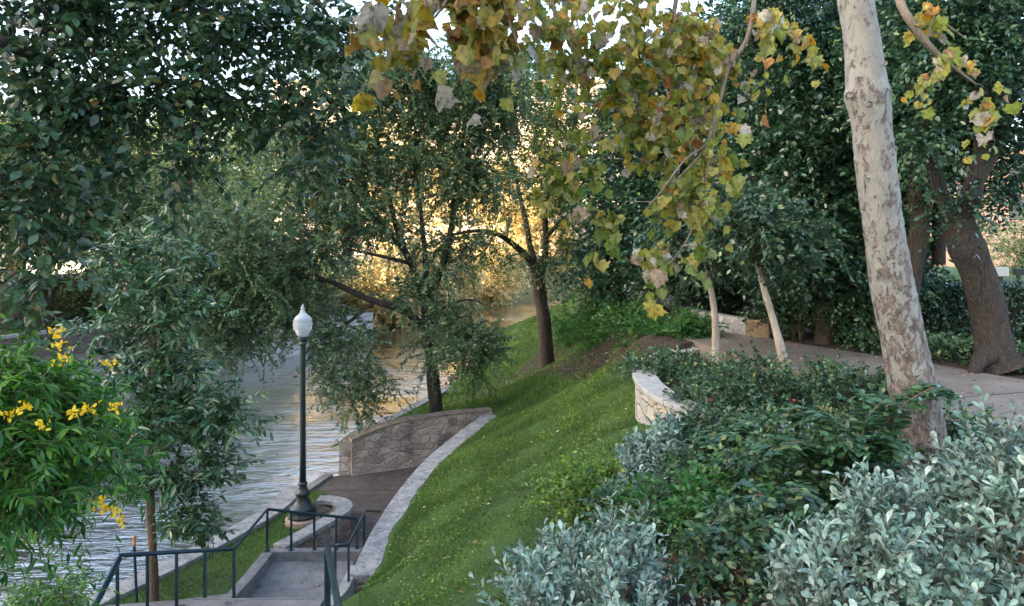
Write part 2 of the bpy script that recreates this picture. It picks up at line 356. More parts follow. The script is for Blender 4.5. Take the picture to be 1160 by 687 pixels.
L_narrow = leaf_mat('narrow_leaf', [(0, (0.03, 0.09, 0.04)), (0.7, (0.06, 0.15, 0.06)), (1, (0.13, 0.19, 0.09))], 0.15, 0.26, .35, .75)
L_bright = leaf_mat('bright_green_leaf', [(0, (0.03, 0.11, 0.025)), (0.5, (0.065, 0.19, 0.034)), (1, (0.16, 0.31, 0.05))], 0.32, 0.35)
L_flower = leaf_mat('yellow_flower', [(0, (0.75, 0.48, 0.02)), (1, (0.85, 0.62, 0.03))], 0.3, 0.6, 0.1)
L_syc = leaf_mat('sycamore_leaf', [(0, (0.10, 0.15, 0.035)), (0.25, (0.19, 0.22, 0.055)), (0.5, (0.33, 0.29, 0.08)), (0.7, (0.38, 0.23, 0.05)), (0.85, (0.22, 0.09, 0.03)), (0.93, (0.30, 0.25, 0.19)), (1, (0.36, 0.35, 0.31))], 0.45, 0.5, 0.4)
L_sage = leaf_mat('silver_sage_leaf', [(0, (0.10, 0.19, 0.155)), (0.6, (0.21, 0.32, 0.28)), (1, (0.36, 0.46, 0.41))], 0.12, 0.6, 0.22, 0.3)
L_shrub = leaf_mat('shrub_leaf', [(0, (0.022, 0.065, 0.035)), (0.6, (0.042, 0.11, 0.05)), (0.9, (0.08, 0.17, 0.06)), (1, (0.20, 0.22, 0.07))], 0.15, 0.32, .45, .65)
L_lime = leaf_mat('lime_leaf', [(0, (0.05, 0.13, 0.03)), (0.5, (0.10, 0.21, 0.04)), (1, (0.26, 0.36, 0.07))], 0.35)
L_bush = leaf_mat('feathery_leaf', [(0, (0.035, 0.12, 0.035)), (0.7, (0.06, 0.18, 0.045)), (1, (0.12, 0.25, 0.06))], 0.35)
L_far = leaf_mat('far_leaf', [(0, (0.05, 0.09, 0.04)), (0.6, (0.09, 0.14, 0.055)), (1, (0.18, 0.2, 0.07))], 0.35)
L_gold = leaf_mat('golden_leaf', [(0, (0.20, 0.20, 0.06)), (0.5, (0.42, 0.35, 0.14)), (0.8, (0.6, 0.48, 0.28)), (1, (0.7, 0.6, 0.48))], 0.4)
L_olive = leaf_mat('olive_leaf', [(0, (0.08, 0.13, 0.06)), (0.6, (0.14, 0.20, 0.09)), (1, (0.23, 0.27, 0.12))], 0.35)
L_grass = leaf_mat('grass_blade', [(0, (0.035, 0.085, 0.018)), (0.6, (0.085, 0.165, 0.032)), (0.92, (0.17, 0.25, 0.055)), (1, (0.34, 0.30, 0.13))], 0.35, 0.5, 0.55)
L_litter = leaf_mat('dry_leaf', [(0, (0.14, 0.085, 0.05)), (0.7, (0.28, 0.18, 0.10)), (1, (0.5, 0.45, 0.36))], 0.1, 0.7)
L_rose = leaf_mat('red_bloom', [(0, (0.45, 0.03, 0.05)), (1, (0.6, 0.06, 0.1))], 0.2)

# ------------------------------------------------------------------ leaf shapes (length along +Y, face up +Z)
def fold(half, mid, lift=0.12):
    """leaf of a right outline + mirrored left outline, folded along the midrib"""
    V = [(0, y, -0.0 + m) for y, m in mid]; nm = len(V)
    right = [(x, y, z + lift * x * 2) for x, y, z in half]; left = [(-x, y, z) for x, y, z in right]
    V += right + left; h = len(half)
    F = [tuple([0] + [nm + i for i in range(h)] + list(range(nm - 1, 0, -1))), tuple([0] + list(range(1, nm)) + [nm + h + i for i in range(h - 1, -1, -1)])]
    return np.array(V, float), F
OVATE = fold([(0.21, 0.22, 0), (0.29, 0.48, -0.01), (0.19, 0.76, -0.05)], [(0, 0), (0.5, 0.0), (1.0, -0.12)])
LANCE = fold([(0.10, 0.25, 0), (0.13, 0.5, -0.03), (0.07, 0.78, -0.10)], [(0, 0), (0.5, -0.02), (1.0, -0.22)])
SPAT = fold([(0.07, 0.3, 0), (0.20, 0.62, 0.0), (0.17, 0.86, -0.02)], [(0, 0), (0.55, 0.02), (1.0, -0.05)])
DIAM = (np.array([(0, 0, 0), (0.26, 0.48, 0.05), (0, 1, -0.05), (-0.26, 0.48, 0.05)], float), [(0, 1, 2, 3)])
NARROW = (np.array([(0, 0, 0), (0.15, 0.45, 0.02), (0, 1, -0.15), (-0.15, 0.45, 0.02)], float), [(0, 1, 2, 3)])
MAPLE = fold([(0.10, 0.02, 0.0), (0.42, 0.0, -0.04), (0.34, 0.20, 0.0), (0.62, 0.42, -0.08), (0.36, 0.48, -0.01), (0.36, 0.72, -0.06), (0.16, 0.70, -0.02)], [(0.10, 0), (0.45, 0.02), (0.75, 0.0), (1.05, -0.14)])
def maple(seed, lift, droop):
    r = np.random.default_rng(seed); base = [(0.10, -0.02), (0.26, -0.05), (0.43, 0.0), (0.42, 0.13), (0.50, 0.22), (0.62, 0.36), (0.50, 0.43), (0.44, 0.53), (0.40, 0.68), (0.27, 0.72), (0.16, 0.85)]
    half = [(x * r.uniform(.85, 1.15), y + r.uniform(-.03, .03), -droop * (x * x * .9 + max(0, y - .4) ** 2 * .8) + r.uniform(-.03, .03)) for x, y in base]
    return fold(half, [(0, -.0), (0.35, 0.0), (0.7, -droop * .15), (1.02, -droop * .45)], lift)
MAPLES = [maple(1, .05, .3), maple(2, .35, .5), maple(3, -.25, .7), maple(4, .6, .6)]
BROAD = fold([(0.11, 0.25, 0), (0.155, 0.5, -0.02), (0.09, 0.8, -0.07)], [(0, 0), (0.5, -0.01), (1.0, -0.16)])
BLADE = (np.array([(-0.05, 0, 0), (0.05, 0, 0), (0, 1, 0.35)], float), [(0, 1, 2)])

def leaves_arrays(tmpl, pos, d, nrm, size):
    V, F = tmpl
    d = d / (np.linalg.norm(d, axis=1, keepdims=True) + 1e-9)
    x = np.cross(d, nrm); x /= np.linalg.norm(x, axis=1, keepdims=True) + 1e-9
    z = np.cross(x, d)
    s = size[:, None, None]
    vs = pos[:, None] + s * (V[None, :, 0:1] * x[:, None] + V[None, :, 1:2] * d[:, None] + V[None, :, 2:3] * z[:, None])
    return vs
def leaf_mesh(name, batches, mat, parent=None):
    """batches: (tmpl, pos, dir, nrm, size, rnd, cl)"""
    allv = []; loops = []; starts = []; r_ = []; c_ = []; vb = 0; lb = 0
    for tmpl, pos, d, nrm, size, rnd, cl in batches:
        if len(pos) == 0: continue
        vs = leaves_arrays(tmpl, pos, d, nrm, size); n, k = vs.shape[:2]
        allv.append(vs.reshape(-1, 3))
        fl = np.concatenate([np.array(f) for f in tmpl[1]]); ln = np.array([len(f) for f in tmpl[1]]); tot = len(fl)
        loops.append((vb + np.arange(n)[:, None] * k + fl[None]).ravel())
        st = np.concatenate([[0], np.cumsum(ln)[:-1]])
        starts.append((lb + np.arange(n)[:, None] * tot + st[None]).ravel())
        r_.append(np.repeat(rnd, len(ln))); c_.append(np.repeat(cl, len(ln)))
        vb += n * k; lb += n * tot
    allv = np.concatenate(allv).astype(np.float32); loops = np.concatenate(loops).astype(np.int32); starts = np.concatenate(starts).astype(np.int32)
    me = bpy.data.meshes.new(name)
    me.vertices.add(len(allv)); me.vertices.foreach_set('co', allv.ravel())
    me.loops.add(len(loops)); me.loops.foreach_set('vertex_index', loops)
    me.polygons.add(len(starts)); me.polygons.foreach_set('loop_start', starts)
    a = me.attributes.new('rnd', 'FLOAT', 'FACE'); a.data.foreach_set('value', np.concatenate(r_).astype(np.float32))
    a = me.attributes.new('cl', 'FLOAT', 'FACE'); a.data.foreach_set('value', np.concatenate(c_).astype(np.float32))
    me.update(calc_edges=True)
    return link(name, me, mat, parent)

def unit(a): return a / (np.linalg.norm(a, axis=-1, keepdims=True) + 1e-9)

def sprays(centers, radii, n, length, nl, size, tmpl, droop=0.3, rise=0.0, wood=None, rt=0.004, side=1.0, flat=0.8, hang=0.0, whorl=False, out=1.0, cval=None):
    """leafy twigs: n per clump, nl leaves on each; returns one batch for leaf_mesh and adds twigs to wood"""
    C = np.repeat(centers, n, 0); Rr = np.repeat(radii, n, 0); k = len(C)
    cl = np.repeat(rng.random(len(centers)) if cval is None else cval, n)
    rd = unit(rng.normal(size=(k, 3))); s = C + rd * Rr * (rng.random((k, 1)) ** 0.5) * 0.75
    dr = unit(rd * out + 0.5 * rng.normal(size=(k, 3)) + np.array([0, 0, rise]))
    L = length * rng.uniform(0.6, 1.35, (k, 1))
    sag = droop * L * rng.uniform(0.5, 1.4, (k, 1))
    def at(t): return s[:, None] + dr[:, None] * (L[:, None] * t) - np.array([0, 0, 1.0]) * (sag[:, None] * t ** 2)
    t = (np.linspace(0.06, 1, nl)[None, :, None] + rng.uniform(-0.4, 0.4, (k, nl, 1)) / nl).clip(0, 1)
    pos = at(t)
    tan = unit(dr[:, None] * L[:, None] - np.array([0, 0, 2.0]) * sag[:, None] * t)
    upv = unit(np.array([0, 0, 1.0]) + 0.35 * rng.normal(size=(k, 1, 3)))
    sd_ = unit(np.cross(tan, np.broadcast_to(upv, tan.shape)))
    if whorl:
        a = np.arange(nl)[None, :, None] * 2.4 + rng.uniform(0, 6, (k, 1, 1))
        ud = unit(np.cross(sd_, tan)); lat = np.cos(a) * sd_ + np.sin(a) * ud
        d = unit(lat * side + tan * 0.9 + 0.2 * rng.normal(size=lat.shape))
        nrm = unit(tan - 0.6 * lat + 0.2 * rng.normal(size=lat.shape))
    else:
        sg = np.where(np.arange(nl) % 2 == 0, 1.0, -1.0)[None, :, None]
        d = unit(sd_ * sg * side + tan * 0.8 + 0.35 * rng.normal(size=sd_.shape) - np.array([0, 0, hang]))
        nrm = unit(np.array([0, 0, 1.0]) * flat + 0.45 * rng.normal(size=sd_.shape) + sd_ * sg * 0.2)
    sz = size * rng.uniform(0.6, 1.25, (k, nl))
    if wood is not None:
        for i in range(k):
            if rt > 0:
                tt = np.array([0, 0.5, 1.0])[:, None]
                pts = s[i] + dr[i] * L[i] * tt - np.array([0, 0, 1.0]) * sag[i] * tt ** 2
                wood.append((pts, np.array([rt, rt * 0.7, rt * 0.35]), 3))
    m = k * nl
    return (tmpl, pos.reshape(m, 3), d.reshape(m, 3), nrm.reshape(m, 3), sz.ravel(), rng.random(m), np.repeat(cl, nl))

def wood_mesh(name, wood, mat, parent=None, rough=0.0):
    V = []; F = []; b = 0
    for pts, rads, n in wood:
        v, f = tube_arrays(pts, rads, n)
        V.append(v); F.append(np.array(f) + b); b += len(v)
    V = np.concatenate(V); F = np.concatenate(F)
    me = bpy.data.meshes.new(name); me.vertices.add(len(V)); me.vertices.foreach_set('co', V.astype(np.float32).ravel())
    me.loops.add(F.size); me.loops.foreach_set('vertex_index', F.astype(np.int32).ravel())
    me.polygons.add(len(F)); me.polygons.foreach_set('loop_start', np.arange(0, F.size, 4, dtype=np.int32))
    me.polygons.foreach_set('use_smooth', np.ones(len(F), bool))
    me.update(calc_edges=True)
    return link(name, me, mat, parent)

def limb(pts, rads, n=12, step=0.18, wob=0.06):
    """smooth thick limb with an uneven surface"""
    a = np.column_stack([np.array(pts, float), np.array(rads, float)]); s = smooth_line(a, step)
    p = s[:, :3].copy(); r = s[:, 3].clip(0.004)
    ph = rng.uniform(0, 6, 4)
    q = np.arange(len(p)) * step
    p[:, 0] += wob * r * np.sin(q * 2.3 + ph[0]) * 2; p[:, 1] += wob * r * np.sin(q * 1.9 + ph[1]) * 2
    r = r * (1 + wob * np.sin(q * 5 + ph[2]) * 0.6 + wob * 0.4 * rng.normal(size=len(r)))
    return (p, r, n)

def connect(nodes, centers, wood, sag=0.0, rmin=0.012, k=0.012, jit=0.12):
    """branches from the skeleton nodes (list of (pos, r)) to every clump centre, nearest first"""
    NP = np.array([a for a, _ in nodes]); NR = np.array([b for _, b in nodes])
    left = list(range(len(centers)))
    dist = np.array([np.min(np.linalg.norm(NP - c, axis=1)) for c in centers])
    for ci in np.argsort(dist):
        c = centers[ci]; dd = np.linalg.norm(NP - c, axis=1) + 0.25 * np.clip(NP[:, 2] - c[2], 0, None)
        j = int(np.argmin(dd)); a = NP[j]; L = np.linalg.norm(c - a)
        if L < 0.05: continue
        r0 = min(NR[j] * 0.75, rmin + k * L); m = max(3, int(L / 0.35) + 2)
        t = np.linspace(0, 1, m)[:, None]
        bow = np.array([0, 0, 1.0]) * 0.18 * L * np.sin(np.pi * t) * (1 if c[2] < a[2] + L * 0.6 else 0.3)
        pts = a + (c - a) * t + bow + rng.normal(size=(m, 3)) * jit * L / m * np.sin(np.pi * t)
        rr = r0 * (1 - 0.72 * t[:, 0])
        wood.append((pts, rr, 5 if r0 > 0.02 else 4))
        NP = np.vstack([NP, pts[1:]]); NR = np.concatenate([NR, rr[1:]])

def regions(regs):
    """regs: (u, v, D, ru, rv, rd, n): ellipsoids of foliage; returns clump centres and sizes"""
    C = []
    for u, v, D, ru, rv, rd, n in regs:
        q = unit(rng.normal(size=(n, 3))) * (rng.random((n, 1)) ** 0.42)
        c = P(u, v, D); s = D / 800
        C.append(c + q * np.array([ru * s, rd, rv * s]))
    return np.concatenate(C)

def nodes_of(limbs):
    out = []
    for p, r, n in limbs:
        for a, b in zip(p[::2], r[::2]): out.append((a, b))
    return out

# ------------------------------------------------------------------ the setting: river, banks, terrain
RIGHT_EDGE = np.array([(-60, -60), (-24, -12), (-14, 1), (-9.5, 7), (-6.75, 11.9), (-5.35, 15.2), (-5.15, 17.6), (-4.75, 19.4), (-4.66, 20.7), (-2.7, 27), (1.95, 44.5), (6, 58), (14, 68), (40, 74), (120, 78)], float)
LEFT_EDGE = np.array([(-85, -60), (-42, -12), (-30, 3), (-22.5, 15), (-18.1, 25), (-13.9, 35), (-9.5, 48), (-4, 64), (4, 76), (22, 84), (120, 90)], float)

def pip(poly, x, y):
    poly = np.asarray(poly, float); c = np.zeros(x.shape, bool); n = len(poly); j = n - 1
    for i in range(n):
        xi, yi = poly[i][:2]; xj, yj = poly[j][:2]
        m = ((yi > y) != (yj > y)) & (x < (xj - xi) * (y - yi) / (yj - yi + 1e-12) + xi)
        c ^= m; j = i
    return c
def seg_dist(line, x, y):
    d = np.full(x.shape, 1e9)
    for a, b in zip(line[:-1], line[1:]):
        a = np.array(a[:2]); b = np.array(b[:2]); ab = b - a
        t = (((x - a[0]) * ab[0] + (y - a[1]) * ab[1]) / (ab @ ab)).clip(0, 1)
        d = np.minimum(d, np.hypot(x - a[0] - t * ab[0], y - a[1] - t * ab[1]))
    return d

# big curved coping beside the lawn: x, y, z top, width
CURVE = []
for u, v, D, wd in [(413, 652, 11.7, .50), (423, 630, 12.2, .50), (433, 608, 12.8, .50), (446, 585, 13.5, .50), (460, 563, 14.3, .50), (474, 544, 14.95, .50), (494, 521, 16.0, .50), (518, 500, 17.25, .50), (542, 481, 18.65, .5), (560, 469, 20.0, .52)]:
    p = P(u, v, D); CURVE.append((p[0], p[1], p[2], wd))
CURVE = smooth_line(CURVE, 0.18)
# rubble wall between the low path and the bank lawn: front face
WALLA = P(395, 500, 18.45); WALLB = P(548, 466, 20.0)
LOW = [(-6.75, 9.3), (-6.75, 11.9), (-5.35, 15.2), (-5.15, 17.6), (-4.72, 18.55)] + [(WALLA[0], WALLA[1] + 0.1), (WALLB[0], WALLB[1] + .1)] + [(p[0], p[1]) for p in CURVE[::-1][2:]] + [(-2.75, 10.8), (-2.75, 9.3)]

PATH_L = np.array([(8.6, 4.0), (6.6, 6.6), (5.35, 8.2), (4.95, 10.0), (4.45, 11.6), (3.85, 14.2), (3.55, 17.5), (3.75, 21.5), (4.1, 26), (3.6, 32)])
PATH_R = np.array([(12.2, 5.0), (9.3, 8.4), (7.75, 10.5), (7.1, 12.0), (6.2, 13.6), (5.5, 15.0), (5.0, 17.3), (5.15, 21.5), (5.6, 26), (5.2, 32)])
PATH_C = (PATH_L + PATH_R) / 2
PATH_Z = 4.4

ctl = [(p[0], p[1], p[2] - 0.06) for p in CURVE[::3]]
def c3(u, v, D): ctl.append(tuple(P(u, v, D)))
for a in [(390, 684, 9.9), (480, 687, 8.2), (560, 687, 6.7), (420, 668, 11.2), (600, 560, 10), (600, 500, 14), (720, 469, 12.3), (762, 477, 10.1), (650, 440, 18), (500, 600, 11), (520, 520, 15),
          (493, 468, 21), (620, 418, 26), (660, 560, 9), (660, 640, 7.0), (745, 560, 7.7), (700, 415, 19), (640, 400, 27)]: c3(*a)
for x, y in RIGHT_EDGE[8:12]: ctl.append((x, y, 0.62))
ctl += [(WALLA[0], WALLA[1] + .3, WALLA[2] - .05), ((WALLA[0] + WALLB[0]) / 2, (WALLA[1] + WALLB[1]) / 2 + .3, (WALLA[2] + WALLB[2]) / 2 - .03)]
for x, y in RIGHT_EDGE[12:]: ctl.append((x, y, 1.5))
for p in list(PATH_L) + list(PATH_R): ctl.append((p[0], p[1], PATH_Z - 0.05))
ctl += [(0, 0, 4.75), (3, 1, 4.8), (3, 4, 4.55), (1.5, 4.5, 4.2), (5, 4, 4.7), (0, 4, 4.1), (-1.5, 2.5, 4.5), (-1.5, 6, 3.0), (-3, 9.4, .85), (-4.5, 9.3, .7), (-6.5, 9.3, .6), (-4.5, 6, 2.4), (-4.5, 3, 4.3), (-3, 3, 4.3),
        (-3, 6, 2.4), (-6, 3, 4.2), (-7, 6, 1.8), (-8.5, 6.6, .9), (-9.5, 3, 2.4), (-12, 0, 2.4), (-13, 1, 1.0), (-6, 0, 4.8), (-10, -6, 4.8), (-20, -12, 3), (0, -12, 5), (20, -12, 5), (20, 5, 4.5), (12, 14, 4.45), (9, 20, 4.5), (12, 30, 4.5),
        (20, 40, 4.4), (40, 40, 4.4), (70, 10, 4.4), (70, 60, 4.4), (10, 44, 3.6), (14, 52, 4.0), (30, 62, 4.2), (70, 70, 3), (6, 36, 3.9), (3.2, 30, 3.4), (2.5, 24, 2.9), (7.5, 46, 2.6)]
ctl = np.array(ctl)
def _k(r): return r
A = np.linalg.norm(ctl[:, None, :2] - ctl[None, :, :2], axis=2)
n_ = len(ctl); S_ = np.zeros((n_ + 3, n_ + 3)); S_[:n_, :n_] = -A - np.eye(n_) * 0.15; S_[:n_, n_:] = np.column_stack([np.ones(n_), ctl[:, :2]]); S_[n_:, :n_] = S_[:n_, n_:].T
W_ = np.linalg.solve(S_, np.concatenate([ctl[:, 2], [0, 0, 0]]))
def height(x, y):
    x = np.asarray(x, float); y = np.asarray(y, float); sh = x.shape; x = x.ravel(); y = y.ravel(); out = np.zeros(len(x))
    for i in range(0, len(x), 20000):
        X = x[i:i + 20000]; Y = y[i:i + 20000]
        d = np.hypot(X[:, None] - ctl[None, :, 0], Y[:, None] - ctl[None, :, 1])
        z = -d @ W_[:n_] + W_[n_] + W_[n_ + 1] * X + W_[n_ + 2] * Y
        dp = seg_dist(PATH_C, X, Y); t = ((1.9 - dp) / 0.7).clip(0, 1)
        z = z * (1 - t) + (PATH_Z - 0.05) * t
        out[i:i + 20000] = z
    return out.reshape(sh)
def hz(x, y): return float(height(np.array([x]), np.array([y]))[0])

PLANTER = []
for u, v in [(806, 391), (775, 395), (748, 400), (730, 409), (723, 419), (728, 432), (745, 446), (775, 459), (830, 472), (895, 482), (945, 486), (1010, 487), (1078, 488)]:
    PLANTER.append(G(u, v, 4.27))
for u, v in [(1040, 460), (985, 437), (950, 427), (895, 421), (850, 405)]:
    PLANTER.append(G(u, v, 4.27))
PLANTER = np.array(PLANTER) + [.10, 0, 0]

def grid_cells():
    xs = np.concatenate([np.arange(-62, -15, 3.0), np.arange(-15, -7.5, .5), np.arange(-7.5, 11, .15), np.arange(11, 20, .6), np.arange(20, 125, 4)])
    ys = np.concatenate([np.arange(-60, -6, 3.0), np.arange(-6, 3, .5), np.arange(3, 30, .15), np.arange(30, 50, .4), np.arange(50, 100, 1.0)])
    return xs, ys
def build_terrain():
    xs, ys = grid_cells(); X, Y = np.meshgrid(xs, ys, indexing='xy')
    river_r = np.vstack([RIGHT_EDGE, [(130, 130), (-130, 130), (-130, -70)]])
    ok = ~pip(river_r, X, Y) & ~pip(LOW, X, Y)
    Z = height(X, Y)
    Z = Z + 0.02 * np.sin(X * 3.1 + Y * 1.7) * np.sin(Y * 2.3 - X) + rng.normal(size=Z.shape) * 0.006
    inpl = pip(PLANTER, X, Y); Z = np.where(inpl, 4.12 + rng.normal(size=Z.shape) * 0.02, Z)
    # planting beds and the leaf-littered ground under the trees
    bed = np.zeros(X.shape)
    bed = np.where(pip(BED, X, Y) | inpl, 1.0, bed)
    bed = np.where(pip(LITTER, X, Y), 0.62, bed)
    bed = np.where((Y > 9) & (Y < 26) & (seg_dist(PATH_C, X, Y) < 2.3), 0.9, bed)
    bed = np.where((Y > 4) & (X > 5.2) & (seg_dist(PATH_C, X, Y) > 1.2) & (Y < 32), 0.9, bed)
    nx = len(xs); ny = len(ys); idx = np.arange(nx * ny).reshape(ny, nx)
    okf = ok[:-1, :-1] & ok[1:, :-1] & ok[:-1, 1:] & ok[1:, 1:]
    a = idx[:-1, :-1][okf]; b = idx[:-1, 1:][okf]; c = idx[1:, 1:][okf]; d = idx[1:, :-1][okf]
    F = np.column_stack([a, b, c, d]); used = np.unique(F); remap = -np.ones(nx * ny, int); remap[used] = np.arange(len(used))
    me = bpy.data.meshes.new('lawn'); V = np.column_stack([X.ravel(), Y.ravel(), Z.ravel()])[used]
    me.vertices.add(len(V)); me.vertices.foreach_set('co', V.astype(np.float32).ravel()); F = remap[F]
    me.loops.add(F.size); me.loops.foreach_set('vertex_index', F.astype(np.int32).ravel()); me.polygons.add(len(F)); me.polygons.foreach_set('loop_start', np.arange(0, F.size, 4, dtype=np.int32))
    me.polygons.foreach_set('use_smooth', np.ones(len(F), bool))
    at = me.attributes.new('bed', 'FLOAT', 'POINT'); at.data.foreach_set('value', bed.ravel()[used].astype(np.float32))
    me.update(calc_edges=True)
    o = link('lawn', me, M_lawn); tag(o, 'sloping green lawn with planting beds along the river bank', kind='structure')
BED = [G(640, 560, 3.2)[:2], (1.0, 6.8), (0.5, 5.5), (0.2, 3.0), (12, 2), (9, 7), (6.5, 6.8), (5.3, 8.1), (4.8, 8.6), (2.2, 10.2), (2.0, 9.0)]
LITTER = [(-2.6, 22), (-2.0, 24), (-.2, 26.6), (1.5, 29), (3.4, 32), (3.8, 24), (3.5, 17.5), (2.9, 15.2), (1.4, 20.5), (.2, 23.3), (-1.2, 22.2)]
build_terrain()

gm = MB(); gm.add([(-3000, -3000, -1.2), (3000, -3000, -1.2), (3000, 3000, -1.2), (-3000, 3000, -1.2)], [(0, 1, 2, 3)])
M_earth = rough_mat('river_bed_earth', [(0.3, (0.05, 0.045, 0.03)), (0.7, (0.10, 0.09, 0.06))], 0.3, 6, 0.95, 0.4, 0.05, fine=6)
tag(gm.build('ground', M_earth), 'earth sheet under the river and beyond', kind='structure')
wm = MB(); wpoly = np.vstack([RIGHT_EDGE, LEFT_EDGE[::-1]])
me = bpy.data.meshes.new('water'); bm = bmesh.new()
gx = np.arange(-62, 60, 3.0)
vsb = [bm.verts.new((p[0], p[1], 0)) for p in wpoly]; bm.faces.new(vsb); bmesh.ops.triangulate(bm, faces=bm.faces[:]); bm.normal_update()
for f in bm.faces:
    if f.normal.z < 0: f.normal_flip()
bm.to_mesh(me); bm.free()
tag(link('water', me, M_water), 'rippled river water reflecting pale sky and golden light', kind='structure')

# far (left) bank terraces
def offset(line, d):
    t = np.gradient(line, axis=0); t = unit(t); return line + np.column_stack([-t[:, 1], t[:, 0]]) * d
LE = smooth_line(LEFT_EDGE[1:], 1.5)
M_terr = rough_mat('terrace_turf', [(0.3, (0.06, 0.07, 0.025)), (0.7, (0.13, 0.13, 0.05))], 1.5, 7, 0.95, 0.8, 0.05, fine=20)
M_asph = rough_mat('street_asphalt', [(0.3, (0.045, 0.045, 0.047)), (0.7, (0.07, 0.07, 0.07))], 1, 6, 0.9, 0.4, 0.005, fine=50)
def ribbon(name, a, b, za, zb, mat, label):
    m = MB(); n = len(a); m.add([(p[0], p[1], za) for p in a] + [(p[0], p[1], zb) for p in b], [(i, i + 1, n + i + 1, n + i)[::-1] for i in range(n - 1)])
    o = m.build(name, mat); tag(o, label, kind='structure'); return o
NEAR_LE = smooth_line(LEFT_EDGE[1:8], 1.5)
L1, L2, L3, L4 = offset(LE, 0.3), offset(LE, 3.6), offset(LE, 7.2), offset(LE, 260)
ribbon('terrace', offset(NEAR_LE, .3), offset(NEAR_LE, 3.5), 1.45, 1.5, M_path, 'stone river walk terrace on the far bank')
ribbon('upper_terrace', offset(NEAR_LE, 3.6), offset(NEAR_LE, 7.1), 2.45, 2.6, M_terr, 'planted terrace on the far bank')
ribbon('street', L3, L4, 4.2, 4.4, M_asph, 'street level ground behind the far bank')
def bank_wall(label, line, ztop, zb, mat, cm, width=0.4, cop=0.12):
    t = thing('bank_wall', label, 'wall', (line[0][0], line[0][1], zb))
    m = MB(); ln = np.column_stack([line, np.full(len(line), ztop - cop)]); sweep(m, ln, width, zb); m.build('wall_face', mat, t)
    m = MB(); ln = np.column_stack([line, np.full(len(line), ztop)]); sweep(m, ln, width + .1, ztop - cop + .002, slab=1.6, jit=0.004); m.build('coping', cm, t)
bank_wall('pale limestone river wall along the far bank', offset(smooth_line(LEFT_EDGE[1:7], 1.5), 0.15), 1.55, -1.0, M_bank, M_coping)
bank_wall('low wall behind the far bank walkway', offset(NEAR_LE, 3.55), 2.65, 1.3, M_bank2, M_coping)
bank_wall('brown stone parapet wall at street level across the river', offset(NEAR_LE, 7.15), 4.85, 2.3, M_bank2, M_coping)

FAR_LE = smooth_line(LEFT_EDGE[7:], 1.5)
ribbon('bank_slope', offset(FAR_LE, -.1), offset(FAR_LE, 7.6), -.4, 4.45, M_terr, 'grassy slope at the far bend of the river')
# near bank edge wall and the low ground
RE = smooth_line([(-9.5, 7), (-6.75, 11.9), (-5.35, 15.2), (-5.18, 17.0)], 0.3)
t = thing('river_edge_wall', 'pale low stone wall along the water beside the grass strip below the stairs', 'wall', (-6.75, 11.9, 0))
m = MB(); sweep(m, np.column_stack([RE, np.linspace(.44, .50, len(RE))]), .34, -1.0); m.build('wall_face', M_wall, t)
m = MB(); sweep(m, np.column_stack([RE, np.linspace(.54, .60, len(RE))]), .46, .50, slab=1.3, jit=.006); m.v = [(x, y, z if z > .52 else .447) for x, y, z in m.v]; m.build('coping', M_coping, t, bevel=.012)
RE2 = smooth_line([(-4.64, 20.9), (-2.7, 27), (1.95, 44.5), (6, 58), (14, 68), (40, 74)], 0.5)
t = thing('bank_edge_wall', 'grey stone edging between the lawn and the river beyond the rubble wall', 'wall', (-2.7, 27, 0))
m = MB(); sweep(m, np.column_stack([RE2, np.full(len(RE2), .6)]), .3, -1.0); m.build('wall_face', M_wall, t)
m = MB(); sweep(m, np.column_stack([RE2, np.full(len(RE2), .72)]), .34, .602, slab=1.8, jit=.004); m.build('coping', M_kerb, t, bevel=.012)

# grass strip between river wall and stairs
strip_poly = [(-9.3, 7.3), (-6.7, 12), (-5.3, 15.2), (-5.1, 16.6), (-4.6, 16.9), (-3.75, 15.9), (-3.9, 14.6), (-4.6, 13.2), (-4.25, 11.2), (-6.3, 9.6), (-6.3, 7.6)]
m = MB(); m.add([(x, y, .50 + .02 * math.sin(x * 5)) for x, y in strip_poly], [tuple(range(len(strip_poly)))[::-1]]); tag(m.build('grass_strip', M_lawn), 'low grass strip beside the stairs', kind='structure')

# low paved path
lp = [G(360, 566, .30), G(372, 556, .30), G(395, 541, .28), np.array([WALLA[0], WALLA[1] + .15, .28]), np.array([WALLB[0], WALLB[1] + .2, .45]), P(548, 500, 19)]
lp = [(-5.1, 16.6), (-5.0, 17.4), (-4.75, 18.4), (WALLA[0], WALLA[1] + .1), (WALLB[0], WALLB[1] + .1)] + [(p[0] + .05, p[1]) for p in CURVE[::-4]][:-2] + [(-2.85, 12.9), (-3.9, 13.2), (-3.6, 14.5), (-3.7, 15.9)]
m = MB(); m.add([(x, y, .33) for x, y in lp], [tuple(range(len(lp)))]); o = m.build('low_path', M_lowpath); tag(o, 'dark brown riverside path below the lawn', kind='structure')
bm = bmesh.new(); bm.from_mesh(o.data); bmesh.ops.triangulate(bm, faces=bm.faces[:]); bmesh.ops.recalc_face_normals(bm, faces=bm.faces[:]); bm.to_mesh(o.data); bm.free()
m = MB()
for yy in (14.2, 15.9, 17.4):
    xr = float(np.interp(yy, CURVE[:, 1], CURVE[:, 0])) - .28; xl = -3.55 if yy < 15.5 else -4.9 + (0 if yy > 17 else 1.1)
    m.box(((xl + xr) / 2, yy, .331), (xr - xl, .016, .006))
tag(m.build('low_path_joints', M_soil), 'dark joints across the riverside path', kind='structure')
# retaining face under the path edge at the water
m = MB(); sweep(m, [(-5.15, 16.6, .40), (-5.0, 17.5, .40), (-4.78, 18.45, .40)], .22, -1.0)
tag(m.build('path_edge', M_kerb), 'concrete edge of the low path at the water', kind='structure')

